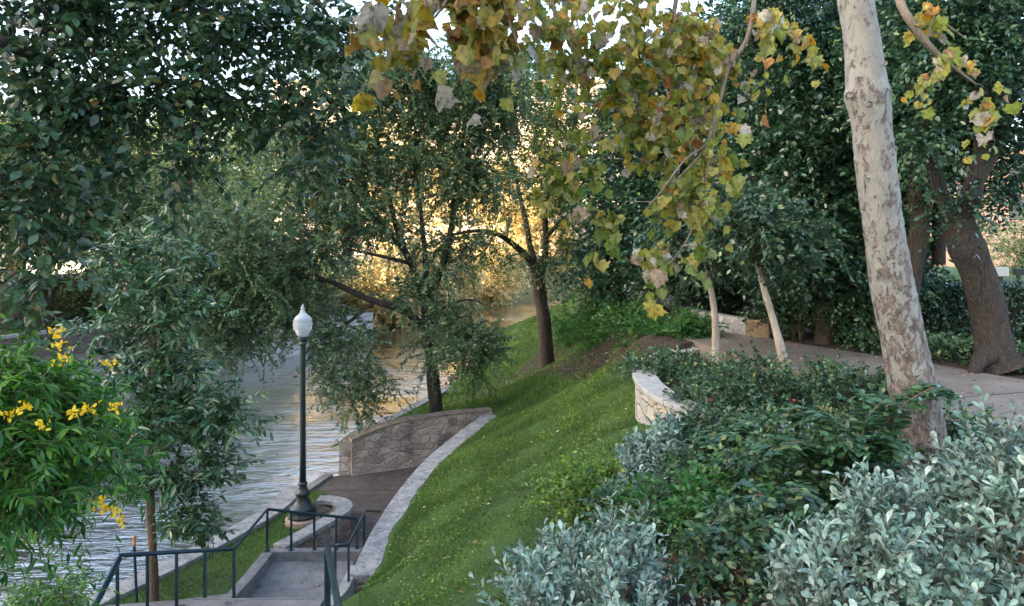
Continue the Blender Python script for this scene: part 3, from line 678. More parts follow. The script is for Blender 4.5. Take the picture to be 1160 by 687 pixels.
# rubble wall
t = thing('rubble_wall', 'brown and grey rubble stone wall between the low path and the upper grass', 'wall', (WALLA[0], WALLA[1], .3))
ws = np.linspace(0, 1, 16)
top_ = np.array([500, 493, 487, 482, 478, 475, 472.5, 471, 470, 469, 468.5, 468, 467.5, 467, 466.5, 466.]); uu = np.interp(ws, [0, 1], [395, 556])
top = np.interp(uu, [395, 425, 455, 505, 556], [500, 487.5, 478, 471, 466])
line = np.array([P(uu[i], top[i], 18.45 + 1.6 * ws[i]) for i in range(16)])
m = MB(); ln = line.copy(); ln[:, 1] += .17; sweep(m, ln, .34, .1); wo = m.build('wall_face', M_wall, t)
m = MB(); ln = line.copy(); ln[:, 1] += .17; ln[:, 2] += .05; sweep(m, ln, .38, ln[:, 2] - .048, slab=.45, gap=.01, jit=.01); m.build('coping', rough_mat('worn_cap', [(0.3, (0.14, 0.11, 0.085)), (0.7, (0.30, 0.25, 0.20))], 5, 8, .9, .7, .02), t, bevel=.012)
# return of the rubble wall at the river
m = MB(); sweep(m, [(WALLA[0] - .12, WALLA[1] + .1, 1.22), (-4.6, 20.7, .85), (-4.3, 21.8, .76)], .3, -.9); m.build('return_wall', M_wall, t)

# big curved coping wall
t = thing('curved_retaining_wall', 'long curved retaining wall with broad pale stone coping at the foot of the lawn', 'wall', (CURVE[0][0], CURVE[0][1], .3))
m = MB(); c2 = CURVE.copy(); c2[:, 2] -= .12; c2[:, 3] -= .06; sweep(m, c2, .4, .2); m.build('wall_face', M_wall, t)
m = MB(); sweep(m, CURVE, .4, CURVE[:, 2] - .118, slab=.95, gap=.014, jit=.006); m.build('coping', M_coping, t, bevel=.014)

# ------------------------------------------------------------------ landing, steps, kerbs
LZ = .62
m = MB(); land = [G(307, 627, LZ), G(407, 627, LZ), G(392, 655, LZ), G(379, 690, LZ), G(268, 700, LZ), G(276, 684, LZ)]
land = [(p[0], p[1]) for p in land]
n = len(land); m.add([(x, y, LZ) for x, y in land] + [(x, y, .1) for x, y in land], [tuple(range(n))] + [(i, (i + 1) % n, n + (i + 1) % n, n + i)[::-1] for i in range(n)])
o = m.build('landing', M_land); tag(o, 'grey concrete stair landing above the low path', kind='structure')
bm = bmesh.new(); bm.from_mesh(o.data); bmesh.ops.recalc_face_normals(bm, faces=bm.faces[:]); bm.to_mesh(o.data); bm.free()
st = thing('staircase', 'concrete steps climbing from the landing towards the street', 'steps', (-4.2, 10.8, .6))
m = MB()
for i in range(24):
    y = 11.25 - .33 * i if i < 3 else (11.25 - .33 * 3 - 0.8 - .33 * (i - 3))
    z = LZ + .165 * (i + 1)
    m.box((-3.81 if i < 3 else -4.35, y - 1.0, z - .25), (1.98 if i < 3 else 2.9, 2.0 + (1.1 if i == 3 else 0), .5))
m.build('step', M_land, st, bevel=.01)
m = MB()
for i in range(24):
    y = 11.25 - .33 * i if i < 3 else (11.25 - .33 * 3 - 0.8 - .33 * (i - 3))
    m.box((-3.86 if i < 3 else -4.35, y - .01, LZ + .165 * (i + 1) + .003), (1.84 if i < 3 else 2.86, .04, .01))
m.build('nosing', M_kerb, st)
kb = thing('stair_kerb', 'pale concrete kerb along the river side of the landing, carrying the handrail', 'kerb', (-4.6, 11, .6))
kl = []
for u, v, z in [(110, 690, .98), (200, 683, .97), (262, 674, .95), (282, 652, .86), (303, 626, .80)]:
    kl.append(G(u, v, z))
kl = np.array(kl); m = MB(); sweep(m, kl, .2, .2); m.build('kerb', M_kerb, kb, bevel=.015)
m = MB(); far = np.array([G(303, 624, .80), G(350, 623, .80), G(409, 623, .80)]); far[:, 1] += .02; sweep(m, far, .16, .1); m.build('end_kerb', M_kerb, kb, bevel=.012)
kb = thing('low_kerb', 'white concrete kerb on the lawn side of the landing', 'kerb', (-3, 11, .6))
kr = smooth_line(np.array([G(402, 640, .82), G(396, 652, .9), G(388, 668, .98), G(374, 682, 1.02), G(366, 700, 1.05)]), .15); m = MB(); sweep(m, kr, .16, .2); m.build('kerb', M_cream, kb, bevel=.012)

# lamp planter ring
lampP = P(343, 578, 15.0)
ring = []
for u, v in [(316, 618), (335, 608), (352, 599), (370, 589), (384, 581), (391, 574), (388, 568), (376, 564.5), (360, 564)]: ring.append(G(u, v, .84))
ring = smooth_line(np.array(ring), .15)
t = thing('lamp_planter_wall', 'low stone wall curling round the foot of the lamp post', 'wall', (ring[0][0], ring[0][1], .4))
m = MB(); r2 = ring.copy(); r2[:, 2] -= .1; sweep(m, r2, .24, .15); m.build('wall_face', M_wall, t)
m = MB(); sweep(m, ring, .32, ring[:, 2] - .098, slab=.7, jit=.006); m.build('coping', M_coping, t, bevel=.015)

# ------------------------------------------------------------------ planter and retaining walls by the upper path
t = thing('planter_wall', 'curved pale rubble stone planter wall with smooth coping beside the path', 'wall', (PLANTER[4][0], PLANTER[4][1], 3.5))
PL = smooth_line(PLANTER, .2, closed=True); PL = np.vstack([PL, PL[:1]])
zb = np.minimum(height(PL[:, 0], PL[:, 1]) - .35, 4.0)
m = MB(); q = PL.copy(); q[:, 2] = 4.18; sweep(m, q, .30, zb); wf = m.build('wall_face', M_cwall, t)
m = MB(); q = PL.copy(); q[:, 2] = 4.27; sweep(m, q, .40, 4.183, slab=1.1, gap=.008, jit=.004); m.build('coping', M_cream, t, bevel=.02)

# path slab
m = MB(); a = smooth_line(PATH_L, .4); b = smooth_line(PATH_R, .4)
ta = np.linspace(0, 1, 60); A_ = np.column_stack([np.interp(ta, np.linspace(0, 1, len(a)), a[:, k]) for k in (0, 1)]); B_ = np.column_stack([np.interp(ta, np.linspace(0, 1, len(b)), b[:, k]) for k in (0, 1)])
vs_ = []
for i in range(60): vs_ += [(A_[i][0], A_[i][1], PATH_Z - .6), (A_[i][0], A_[i][1], PATH_Z), (B_[i][0], B_[i][1], PATH_Z), (B_[i][0], B_[i][1], PATH_Z - .6)]
m.add(vs_, [(i * 4 + e, i * 4 + e + 1, i * 4 + e + 5, i * 4 + e + 4) for i in range(59) for e in range(3)])
o = m.build('path', M_path); tag(o, 'tan concrete footpath curving between the planter and the trees', kind='structure')
bm = bmesh.new(); bm.from_mesh(o.data); bmesh.ops.recalc_face_normals(bm, faces=bm.faces[:]); bm.to_mesh(o.data); bm.free()
m = MB()
for i in (6, 13, 20, 27, 34, 41, 48):
    c = (A_[i] + B_[i]) / 2; dv = B_[i] - A_[i]; m.box((c[0], c[1], PATH_Z + .001), (np.linalg.norm(dv) - .05, .014, .006), math.atan2(dv[1], dv[0]))
tag(m.build('path_joints', M_soil), 'dark joints across the footpath', kind='structure')

t = thing('low_retaining_wall', 'low grey stone retaining wall holding the bed across the path from the planter', 'wall', (5, 17, 4.4))
lw = smooth_line(np.array([P(757, 343, 23.5), P(763, 352, 20.0), P(780, 361, 18.2), P(800, 366, 17.0), P(825, 366, 16.1), P(843, 366.5, 15.7)]), .25)
lw[:, 2] = np.linspace(4.72, 4.76, len(lw)); lw[:, 0] += .12
m = MB(); sweep(m, lw, .28, 4.2, slab=.6, gap=.01, jit=.012); m.build('wall_face', M_coping, t, bevel=.015)
t = thing('stone_block', 'square tan stone block ending the low wall beside the path', 'stone', tuple(P(860, 380, 15.4)))
m = MB(); c = P(860, 374, 15.3); m.box((c[0], c[1] + .1, 4.56), (.50, .32, .40), -.35); m.build('block', rough_mat('tan_stone', [(.3, (.22, .15, .09)), (.7, (.42, .31, .20))], 4, 7, .9, .6, .02), t, bevel=.03)

# ------------------------------------------------------------------ railings
def rail_thing(label, top, posts, r=.022, pr=.02, loc=None):
    t = thing('handrail', label, 'handrail', tuple(top[0]) if loc is None else loc)
    m = MB(); m.tube(top, r, 12); m.build('top_rail', M_rail, t, smooth=True)
    for a, b in posts:
        m = MB(); d = pr * 1.8; c = (np.array(a) + np.array(b)) / 2; m.box(c, (d, d, abs(a[2] - b[2]))); m.build('post', M_rail, t)
        m = MB(); m.box((b[0], b[1], min(b[2], a[2]) + .006), (.09, .09, .012)); m.build('foot_plate', M_rail, t)
    return t
def on_line(A, B, u):  # point of segment AB seen at column u
    f = lambda s: 580 + 800 * (A[0] + (B[0] - A[0]) * s) / (A[1] + (B[1] - A[1]) * s)
    lo, hi = 0., 1.
    for _ in range(40):
        mid = (lo + hi) / 2
        if (f(mid) - u) * (f(1) - f(0)) < 0: lo = mid
        else: hi = mid
    return A + (B - A) * lo
A0 = P(100, 700, 9.3); A1 = P(137, 629, 10.5); A2 = P(265, 622, 10.75); A3 = P(303, 577, 12.95); A4 = P(405, 588, 13.05)
posts = []
for u in (133,): q = on_line(A0, A1, u); posts.append((q, (q[0], q[1], .95)))
for u in (167, 200, 232): q = on_line(A1, A2, u); posts.append((q, (q[0], q[1], .97)))
posts.append((A2, (A2[0], A2[1], .94)))
posts.append((A3, (A3[0], A3[1], .80)))
for u in (330, 356, 381, 404.5): q = on_line(A3, A4, u); posts.append((q, (q[0], q[1], .79)))
A0b = P(60, 790, 8.2)
rail_thing('dark handrail following the kerb beside the slender tree and across the landing end', [A0b, A0, A0 + (A1 - A0) * .93, A1, A2, A3, A4], posts, [.05, .048, .046, .032, .028, .026, .026])
B0 = P(380, 618, 11.4); B1 = P(395, 617, 11.5); B2 = P(414, 578.5, 13.4); B3 = P(431, 580, 13.9)
rail_thing('short bent handrail at the landing exit against the curved coping', [B0, B1, B2, B3], [(B0, (B0[0], B0[1], .62)), (B1, (B1[0], B1[1], .86)), (P(412.5, 582, 13.3), (P(412.5, 582, 13.3)[0], 13.3, .62))], .024)
C0 = P(369, 607, 10.6); C1 = P(384, 692, 8.3); C2 = P(392, 790, 6.6)
rail_thing('thick blue-green handrail descending beside the lawn edge of the stairs', [C0, C1, C2], [(P(371, 615, 10.5), (P(371, 615, 10.5)[0], 10.5, .95))], .044, .042)

# ------------------------------------------------------------------ lamp post
t = thing('lamp_post', 'dark green cast iron lamp post with frosted acorn globe at the river edge', 'lamp post', tuple(lampP))
gz = .5; lx, ly = lampP[0], lampP[1]
m = MB(); m.lathe([(.36, 0), (.36, .10), (.33, .13)], (lx, ly, gz), 28); m.build('concrete_pad', rough_mat('pad', [(.3, (.3, .22, .17)), (.7, (.42, .32, .26))], 5, 6), t, smooth=False)
bz = gz + .13
prof = [(.30, 0), (.30, .05), (.275, .07), (.27, .17), (.285, .19), (.27, .22), (.20, .26), (.15, .34), (.125, .42), (.135, .45), (.15, .47), (.165, .50), (.15, .53), (.115, .56), (.09, .60), (.085, .66), (.10, .68), (.10, .71), (.075, .74)]
m = MB(); m.lathe(prof, (lx, ly, bz), 32); m.build('base', M_iron, t, smooth=True)
top = CAMZ - (386 - 272) / 800 * 15
m = MB(); m.lathe([(.068, .72), (.062, 1.6), (.052, top - bz - .1), (.052, top - bz - .06)], (lx, ly, bz), 32, 12, .05); m.build('pole', M_iron, t, smooth=True)
m = MB(); m.lathe([(.05, -.10), (.085, -.085), (.085, -.06), (.062, -.04), (.062, .0), (.10, .02), (.115, .045), (.115, .07), (.09, .085)], (lx, ly, top), 28); m.build('collar', M_iron, t, smooth=True)
m = MB(); m.lathe([(.085, .08), (.12, .12), (.165, .20), (.197, .31), (.20, .37), (.185, .43), (.19, .44), (.155, .50), (.10, .55), (.065, .58), (.05, .61), (.055, .63), (.03, .66)], (lx, ly, top), 32, 16, .012); m.build('globe', M_globe, t, smooth=True)
m = MB(); m.lathe([(.03, .655), (.045, .675), (.045, .69), (.022, .71), (.028, .735), (.012, .76), (.003, .78)], (lx, ly, top), 16); m.build('finial', M_globe, t, smooth=True)

# tree stakes
for u0, v0, D, lab in [(152, 610, 11.1, 'slim blue-green stake with an orange tip standing by the slender tree')]:
    p = P(u0, v0, D); t = thing('tree_stake', lab, 'stake', (p[0] + .05, p[1], .5))
    m = MB(); m.tube([(p[0] + .06, p[1], .45), (p[0], p[1], p[2] - .12)], .022, 8); m.build('shaft', M_rail, t)
    m = MB(); m.tube([(p[0], p[1], p[2] - .12), (p[0], p[1], p[2] + .04)], .026, 8); m.build('tip', plain('orange_tip', (.6, .28, .12), .6), t)

# ------------------------------------------------------------------ trees
def tree(name, label, base, limbs, regs, mat, leafmat, tmpl, size, n, L, nl, droop=.3, group=None, k=.012, rmin=.012, twig=.004, hang=0., flare=True, rise=0., extra=None, flat=.8, cr=.5, side=1.0):
    t = thing(name, label, 'tree', tuple(base), group)
    wood = []
    lb = [limb(*x) if isinstance(x, tuple) else x for x in limbs]; wood += lb
    C = regions(regs) if not isinstance(regs, np.ndarray) else regs
    connect(nodes_of(lb), C, wood, rmin=rmin, k=k)
    tw = []
    radii = np.full((len(C), 3), cr) * rng.uniform(.7, 1.3, (len(C), 1)) * np.array([1, 1, .75])
    b = [sprays(C, radii, n, L, nl, size, tmpl, droop, rise, tw, twig, hang=hang, flat=flat, side=side)]
    if twig > 0: wood += tw
    wood_mesh('trunk', wood, mat, t)
    leaf_mesh('crown', b, leafmat, t)
    return t

def Ls(pts, r0, r1, n=12, step=.2, wob=.06):
    pp = [P(*q) for q in pts]; return (pp, np.linspace(r0, r1, len(pp)), n, step, wob)

# --- the river tree
bs = P(493, 469, 21.0)
limbs = [([P(494, 476, 21), P(493, 465, 21), P(491, 430, 21), P(488, 400, 21), P(485, 370, 21), P(483, 345, 21)], [.30, .22, .19, .18, .175, .17], 14, .2, .05),
    Ls([(485, 372, 21), (455, 352, 20.6), (415, 338, 20.2), (370, 318, 19.8), (325, 312, 19.5), (280, 318, 19.3), (235, 322, 19.2)], .11, .035),
    Ls([(425, 342, 20.3), (395, 365, 20), (365, 385, 19.6), (340, 405, 19.3)], .06, .02),
    Ls([(340, 315, 19.6), (305, 285, 19.8), (260, 262, 20), (215, 255, 20)], .05, .02),
    Ls([(484, 350, 21), (468, 305, 21.2), (450, 262, 21.3), (437, 205, 21.5), (425, 145, 21.5), (414, 92, 21.6)], .12, .03),
    Ls([(458, 285, 21.2), (425, 245, 20.8), (390, 210, 20.4), (350, 185, 20.2), (330, 150, 20)], .07, .02),
    Ls([(483, 346, 21), (482, 300, 21.2), (478, 250, 21.6), (470, 190, 22), (472, 130, 22.2), (480, 90, 22.3)], .10, .025),
    Ls([(484, 348, 21), (502, 300, 21.2), (512, 250, 21.2), (516, 200, 21.0), (528, 150, 21), (545, 112, 21)], .11, .025),
    Ls([(512, 245, 21.2), (535, 200, 20.6), (560, 165, 20.3), (585, 145, 20)], .05, .018),
    Ls([(485, 362, 21), (510, 345, 20.6), (535, 340, 20.2), (562, 352, 19.9)], .05, .018),
    Ls([(470, 300, 21.2), (430, 290, 20.2), (385, 280, 19.5), (340, 262, 19)], .06, .02)]
regs = [(430, 100, 21.5, 80, 60, 2.2, 54), (530, 110, 21, 75, 60, 2.2, 52), (350, 170, 20.5, 65, 55, 2, 30), (470, 180, 21.3, 80, 50, 2.4, 30), (280, 275, 19.7, 95, 58, 2.2, 46),
        (390, 245, 20.5, 70, 45, 2.2, 26), (225, 335, 19.3, 50, 55, 1.8, 20), (265, 385, 19.2, 50, 40, 1.5, 10), (320, 350, 19.5, 60, 30, 1.6, 17), (390, 395, 19.8, 48, 34, 1.5, 11), (405, 440, 19.7, 28, 25, .8, 6),
        (528, 388, 20.2, 42, 34, 1.2, 18), (505, 290, 21, 50, 28, 1.6, 8), (535, 200, 21, 50, 40, 1.8, 15), (190, 290, 19.8, 40, 45, 1.5, 12), (455, 335, 20.6, 34, 20, 1.2, 4)]
tree('river_tree', 'broad small-leaved tree by the rubble wall, its limbs reaching over the river', bs, limbs, [(a,b,c,d,e,f,int(g*1.25)) for a,b,c,d,e,f,g in regs], M_bark, L_river, DIAM, .115, 14, .8, 34, .35, k=.014, cr=.62)

# --- second bank tree
limbs = [([P(622, 424, 26), P(621, 412, 26), P(617, 380, 26), P(614, 345, 26), P(609, 312, 26)], [.40, .29, .26, .25, .25], 14, .2, .05),
    Ls([(610, 318, 26), (600, 295, 25.8), (585, 280, 25.5), (562, 265, 25), (535, 262, 24.6), (505, 268, 24.4)], .16, .04),
    Ls([(609, 315, 26), (601, 280, 26.2), (594, 245, 26.4), (585, 205, 26.5), (575, 170, 26.5)], .15, .04),
    Ls([(612, 318, 26), (618, 280, 26), (618, 235, 26), (622, 190, 26), (635, 145, 26)], .15, .04),
    Ls([(618, 270, 26), (645, 240, 25.4), (672, 215, 25), (700, 190, 24.6)], .09, .03),
    Ls([(560, 265, 25), (548, 285, 24.6), (528, 300, 24.3)], .05, .02)]
regs = [(600, 130, 26.5, 60, 50, 2.6, 34), (680, 150, 25, 70, 60, 2.4, 40), (640, 210, 25, 55, 55, 2, 24), (560, 200, 25.5, 38, 40, 1.8, 9), (690, 250, 24.5, 55, 50, 1.8, 24), (560, 285, 24.8, 35, 30, 1.4, 7), (640, 290, 25, 28, 45, 1, 8), (590, 80, 26, 55, 45, 2, 20)]
tree('bank_tree', 'dark forked tree standing in leaf litter midway along the lawn edge', P(621, 418, 26), limbs, regs, M_bark, L_tree2, DIAM, .13, 12, .9, 26, .35, k=.014, cr=.65)

# --- dense trees behind the path
limbs = [([P(822, 352, 21), P(820, 320, 21), P(812, 280, 21), P(800, 220, 21), P(790, 150, 21)], [.35, .3, .27, .2, .12], 12, .25, .05), Ls([(812, 280, 21), (760, 230, 20), (720, 190, 19.5)], .14, .05), Ls([(806, 250, 21), (850, 200, 20), (880, 150, 19.5)], .14, .05)]
regs = [(760, 110, 20, 80, 75, 2.6, 60), (730, 220, 19, 65, 70, 2, 48), (820, 190, 19, 75, 80, 2.4, 60), (770, 290, 18.5, 60, 40, 1.4, 30), (850, 60, 20, 70, 60, 2.4, 34), (690, 300, 21, 45, 35, 1.4, 18)]
tree('dense_tree', 'dense dark green tree behind the low retaining wall', P(822, 348, 21), limbs, regs, M_bark, L_dense, OVATE, .14, 16, .7, 17, .35, k=.012, cr=.6, twig=0)
limbs = [([P(938, 392, 14.6), P(936, 350, 14.6), P(925, 290, 14.8), P(915, 220, 15), P(905, 140, 15)], [.26, .22, .2, .16, .1], 12, .25, .05), Ls([(925, 290, 14.8), (880, 240, 14.4), (850, 200, 14.2)], .10, .04), Ls([(918, 250, 14.9), (955, 190, 14.6), (985, 130, 14.4)], .10, .04)]
regs = [(900, 90, 15, 80, 80, 1.8, 70), (880, 200, 14.5, 60, 70, 1.5, 50), (945, 210, 14.6, 55, 80, 1.4, 46), (905, 285, 14.3, 60, 40, 1.2, 30), (860, 20, 15, 70, 40, 1.5, 24), (960, 30, 15, 60, 60, 1.6, 30)]
tree('dense_tree', 'dark leathery-leaved tree rising behind the path beside the pale sycamore trunk', P(938, 388, 14.6), limbs, regs, M_bark, L_dense, OVATE, .11, 16, .55, 16, .35, k=.012, cr=.45, twig=0)

# --- right-hand trees with dark leaning trunks
limbs = [([P(1136, 418, 11.5), P(1131, 400, 11.5), P(1121, 360, 11.5), P(1108, 315, 11.5), P(1094, 275, 11.5), P(1086, 250, 11.5)], [.46, .31, .27, .26, .265, .23], 16, .15, .06),
    Ls([(1090, 265, 11.5), (1068, 225, 11.4), (1057, 185, 11.3), (1050, 140, 11.2), (1030, 90, 11.2), (1005, 40, 11.2)], .125, .06, 12),
    Ls([(1088, 258, 11.5), (1103, 215, 11.5), (1112, 170, 11.6), (1112, 110, 11.7), (1116, 50, 11.8), (1118, -20, 11.8)], .165, .08, 12),
    Ls([(1108, 205, 11.5), (1130, 165, 11.6), (1142, 120, 11.7), (1165, 70, 11.8)], .11, .05),
    Ls([(1112, 130, 11.6), (1128, 80, 11.6), (1150, 30, 11.6)], .08, .05),
    ([P(1128, 402, 11.4), P(1112, 408, 11.25), P(1098, 434, 11.1)], [.2, .13, .05], 10, .12, .05)]
regs = [(1060, 30, 11.5, 90, 55, 1.6, 60), (1130, 60, 11.5, 60, 60, 1.5, 30), (1030, 110, 12.2, 55, 55, 1, 26), (1090, 140, 12.2, 60, 45, .9, 18), (1150, 150, 12, 40, 40, 1, 10), (1150, 210, 13, 35, 22, .8, 10), (1085, 70, 10.6, 70, 40, .4, 26), (1050, 150, 10.7, 24, 22, .2, 7), (1100, 235, 11.0, 10, 18, .2, 3), (1070, 190, 12.6, 40, 40, .8, 8)]
tree('leaning_tree', 'stout brown tree leaning over the hedge at the path edge, forking low', P(1131, 405, 11.5), limbs, regs, M_bark2, L_dense, OVATE, .095, 14, .5, 14, .35, k=.012, cr=.42, twig=0)
limbs = [([P(1028, 350, 13), P(1032, 310, 13), P(1040, 260, 13), P(1040, 210, 13), P(1034, 160, 13), P(1040, 100, 13), P(1045, 40, 13)], [.22, .19, .17, .17, .15, .12, .1], 14, .2, .06),
    Ls([(1062, 300, 13.2), (1064, 250, 13.2), (1068, 190, 13.2), (1075, 130, 13.2)], .12, .08)]
regs = [(1040, 60, 13.4, 60, 60, 1.3, 40), (1080, 120, 13.4, 55, 60, 1.2, 30), (1010, 160, 13.6, 40, 60, 1, 22), (1025, 250, 13.8, 35, 50, .8, 20), (985, 300, 14, 35, 50, .8, 18)]
tree('shaded_tree', 'slimmer dark trunk standing between the sycamore and the leaning tree', P(1028, 350, 13), limbs, regs, M_bark2, L_dense, OVATE, .10, 14, .5, 14, .35, k=.012, cr=.42, twig=0)

# --- sycamore: big mottled trunk close to the camera, boughs overhead
px = 6.6 / 800
tr = [(1064, 590, 92), (1057, 555, 66), (1051, 525, 56), (1044, 490, 51), (1034, 440, 49), (1022, 380, 47), (1010, 320, 45), (1001, 260, 43), (994, 205, 42), (989, 160, 42), (986, 128, 44), (983, 110, 49), (981, 92, 43), (979, 70, 40), (975, 35, 38), (969, 0, 38), (962, -60, 36), (952, -140, 34), (935, -260, 32), (925, -400, 26), (930, -560, 18)]
sl_ = np.array([[*P(u, v, 6.6), wd / 2 * px] for u, v, wd in tr]); s_ = smooth_line(sl_, .045)
syc_trunk = (s_[:, :3], s_[:, 3] * (1 + .012 * rng.normal(size=len(s_)) + .02 * np.sin(np.arange(len(s_)) * .23)), 40)
SY = [syc_trunk]
def br(pts, r0, r1, n=8, step=.12): SY.append(limb([np.array(q, float) for q in pts], np.linspace(r0, r1, len(pts)), n, step, .08))
top1 = P(945, -180, 6.6)
br([top1, top1 + (-.8, -.8, .5), (1.6, 5.3, 9.4), P(700, -30, 5.0), P(600, -40, 4.6), P(500, -35, 4.3), P(430, -20, 4.1)], .085, .014)
br([P(940, -240, 6.6), (2.2, 6.2, 10.6), P(858, -60, 5.3), P(855, 0, 5.1), P(846, 45, 5.0), P(826, 75, 5.0), P(816, 112, 5.0), P(807, 160, 5.0), P(800, 200, 5.0), P(797, 235, 5.0)], .026, .005)
br([P(816, 112, 5.0), P(800, 165, 5.0), P(775, 195, 5.0), P(758, 212, 5.0)], .012, .004)
br([P(800, 165, 5.0), P(775, 182, 4.9), P(745, 222, 4.8), P(735, 232, 4.7)], .009, .004)
br([P(770, -30, 5.1), P(762, 20, 5.2), P(750, 70, 5.3), P(735, 120, 5.3), P(715, 160, 5.3)], .02, .005)
br([P(735, 120, 5.3), P(700, 145, 5.5), P(670, 160, 5.7), P(640, 180, 5.8), P(615, 200, 5.9)], .012, .004)
br([P(620, -40, 4.7), P(630, 20, 4.7), P(660, 70, 4.8)], .014, .004)
br([P(520, -36, 4.35), P(500, 10, 4.2), P(470, 40, 4.1)], .012, .004)
br([P(560, -38, 4.5), P(575, 20, 4.3), P(590, 60, 4.2)], .012, .004)
br([P(935, -260, 6.6), P(1000, -120, 5.6), P(1015, -10, 5.1), P(1035, 30, 5.0), P(1060, 60, 5.0), P(1085, 80, 5.0), P(1105, 95, 5.0)], .05, .005)
br([P(1050, 48, 5.0), P(1058, 20, 5.0), P(1075, 30, 5.0), P(1095, 45, 5.0)], .009, .004)
br([P(797, 200, 5.0), P(790, 245, 4.9), P(770, 285, 4.8), P(745, 310, 4.7)], .007, .003)
sy = thing('sycamore', 'pale mottled sycamore beside the path, yellow and orange leaves hanging from its boughs', 'tree', tuple(P(1050, 520, 6.6)))
cpts = []
for u, v, D, ru, rv, rd, n in [(470, 8, 4.3, 65, 24, .4, 14), (560, 15, 4.5, 60, 34, .4, 18), (640, 40, 4.8, 60, 50, .5, 22), (720, 60, 5.1, 60, 65, .5, 36), (790, 70, 5.2, 50, 75, .4, 30), (700, 125, 5.3, 60, 45, .4, 17), (775, 160, 5.1, 45, 50, .3, 24), (475, 58, 4.1, 22, 20, .1, 4), (590, 50, 4.2, 40, 26, .2, 6),
                           (640, 190, 5.8, 45, 30, .3, 11), (785, 225, 5.0, 28, 32, .15, 17), (752, 298, 4.8, 18, 20, .1, 7), (690, 245, 4.9, 12, 6, .05, 2), (855, 40, 5.1, 35, 45, .3, 8), (1060, 28, 5.0, 26, 20, .12, 4), (1068, 72, 5.0, 18, 18, .1, 4), (1118, 100, 5.0, 18, 14, .1, 4), (900, 30, 5.2, 25, 25, .2, 3),
                           (640, -60, 5.4, 200, 60, 1.0, 60)]:
    n = max(2, int(n * .56)); q = unit(rng.normal(size=(n, 3))) * (rng.random((n, 1)) ** .45); cpts.append(P(u, v, D) + q * np.array([ru * D / 800, rd, rv * D / 800]))
cpts = np.concatenate(cpts); wood = list(SY[1:]); connect(nodes_of(SY[1:]), cpts, wood, rmin=.004, k=.006); tw = []
cv = np.clip((cpts[:, 0] / cpts[:, 1] + .2) / .5, 0, 1) * .5 + .5 * rng.random(len(cpts))
bt = list(sprays(cpts, np.full((len(cpts), 3), .10), 3, .22, 5, .12, MAPLE, .6, 0., tw, .0022, hang=1.2, flat=.15, cval=cv, side=.9))
# leaves of one bough turn together: orange towards the upper left of the tree, greener over the path
xx = bt[1][:, 0] / bt[1][:, 1]; zz = (bt[1][:, 2] - CAMZ) / bt[1][:, 1]
bt[4] = bt[4] * np.where(xx < -.02, 1.0, .74) * rng.uniform(.7, 1.15, len(xx))
mean = np.where(xx < .0, .55, np.where(zz > .16, .38, .24)); bt[5] = np.where(rng.random(len(xx)) < .12, rng.uniform(.9, 1, len(xx)), (mean + .22 * rng.normal(size=len(xx))).clip(0, .9))
wood += tw
wood_mesh('trunk', [syc_trunk], M_syc, sy); wood_mesh('bough', wood, bark_mat('grey_bough_bark', (.11, .085, .07), (.27, .23, .19), 20, .004), sy); leaf_mesh('crown', [(MAPLES[q],) + tuple(a[q::4] for a in bt[1:]) for q in range(4)], L_syc, sy)
# knots and branch scars on the trunk
for u, v, D, r in [(962, 108, 6.52, .035), (984, 118, 6.34, .03), (976, 130, 6.35, .022), (1002, 72, 6.4, .02)]:
    m = MB(); c = P(u, v, D); th = np.linspace(0, 2 * np.pi, 15)[:-1]
    ringp = [(c[0] + r * math.cos(a), c[1], c[2] + r * .8 * math.sin(a)) for a in th]; m.tube(ringp + ringp[:2], r * .38, 6); m.build('branch_scar', M_syc, sy, smooth=True)

# --- overhanging tree at the upper left, trunk behind and left of the camera
limbs = [([(-5.5, 2.2, 4.2), (-5.4, 2.3, 6), (-5.2, 2.6, 8), (-4.8, 3.2, 10)], [.30, .24, .22, .18], 14, .25, .05),
    ([(-5.3, 2.5, 7.5), (-4.6, 4.0, 9.2), P(80, -60, 6.0), P(180, 0, 6.2), P(280, 60, 6.4), P(340, 110, 6.5)], [.12, .09, .06, .04, .02, .008], 8, .2, .06),
    ([(-5.0, 2.9, 9), (-3.6, 4.4, 10), P(250, -120, 6), P(330, -40, 6), P(380, 30, 6.2)], [.11, .08, .05, .03, .01], 8, .2, .06),
    ([(-5.3, 2.5, 7.2), (-4.6, 4.0, 8.2), P(30, 60, 5.5), P(90, 110, 5.7), P(150, 150, 5.8)], [.09, .07, .045, .02, .008], 8, .2, .06),
    ([(-5.35, 2.4, 6.5), (-4.7, 3.8, 7.4), P(-30, 180, 5.2), P(20, 240, 5.2), P(60, 290, 5.2)], [.08, .06, .035, .02, .008], 8, .2, .06)]
regs = [(60, 20, 5.8, 90, 50, .6, 42), (180, 30, 6.2, 90, 45, .6, 44), (300, 40, 6.3, 80, 50, .6, 42), (380, 40, 6.2, 45, 50, .5, 22), (50, 110, 5.6, 70, 45, .5, 32), (150, 110, 5.9, 70, 40, .5, 32), (250, 120, 6.3, 60, 35, .5, 26), (340, 125, 6.4, 50, 35, .4, 20), (190, 165, 5.9, 50, 25, .3, 14), (40, 190, 5.3, 50, 40, .4, 20), (20, 260, 5.2, 35, 50, .4, 18), (60, 300, 5.3, 30, 25, .3, 7), (345, 200, 6.4, 16, 35, .15, 5), (10, 330, 5.2, 20, 25, .3, 6),
        (150, -80, 6, 250, 50, 1.0, 60)]
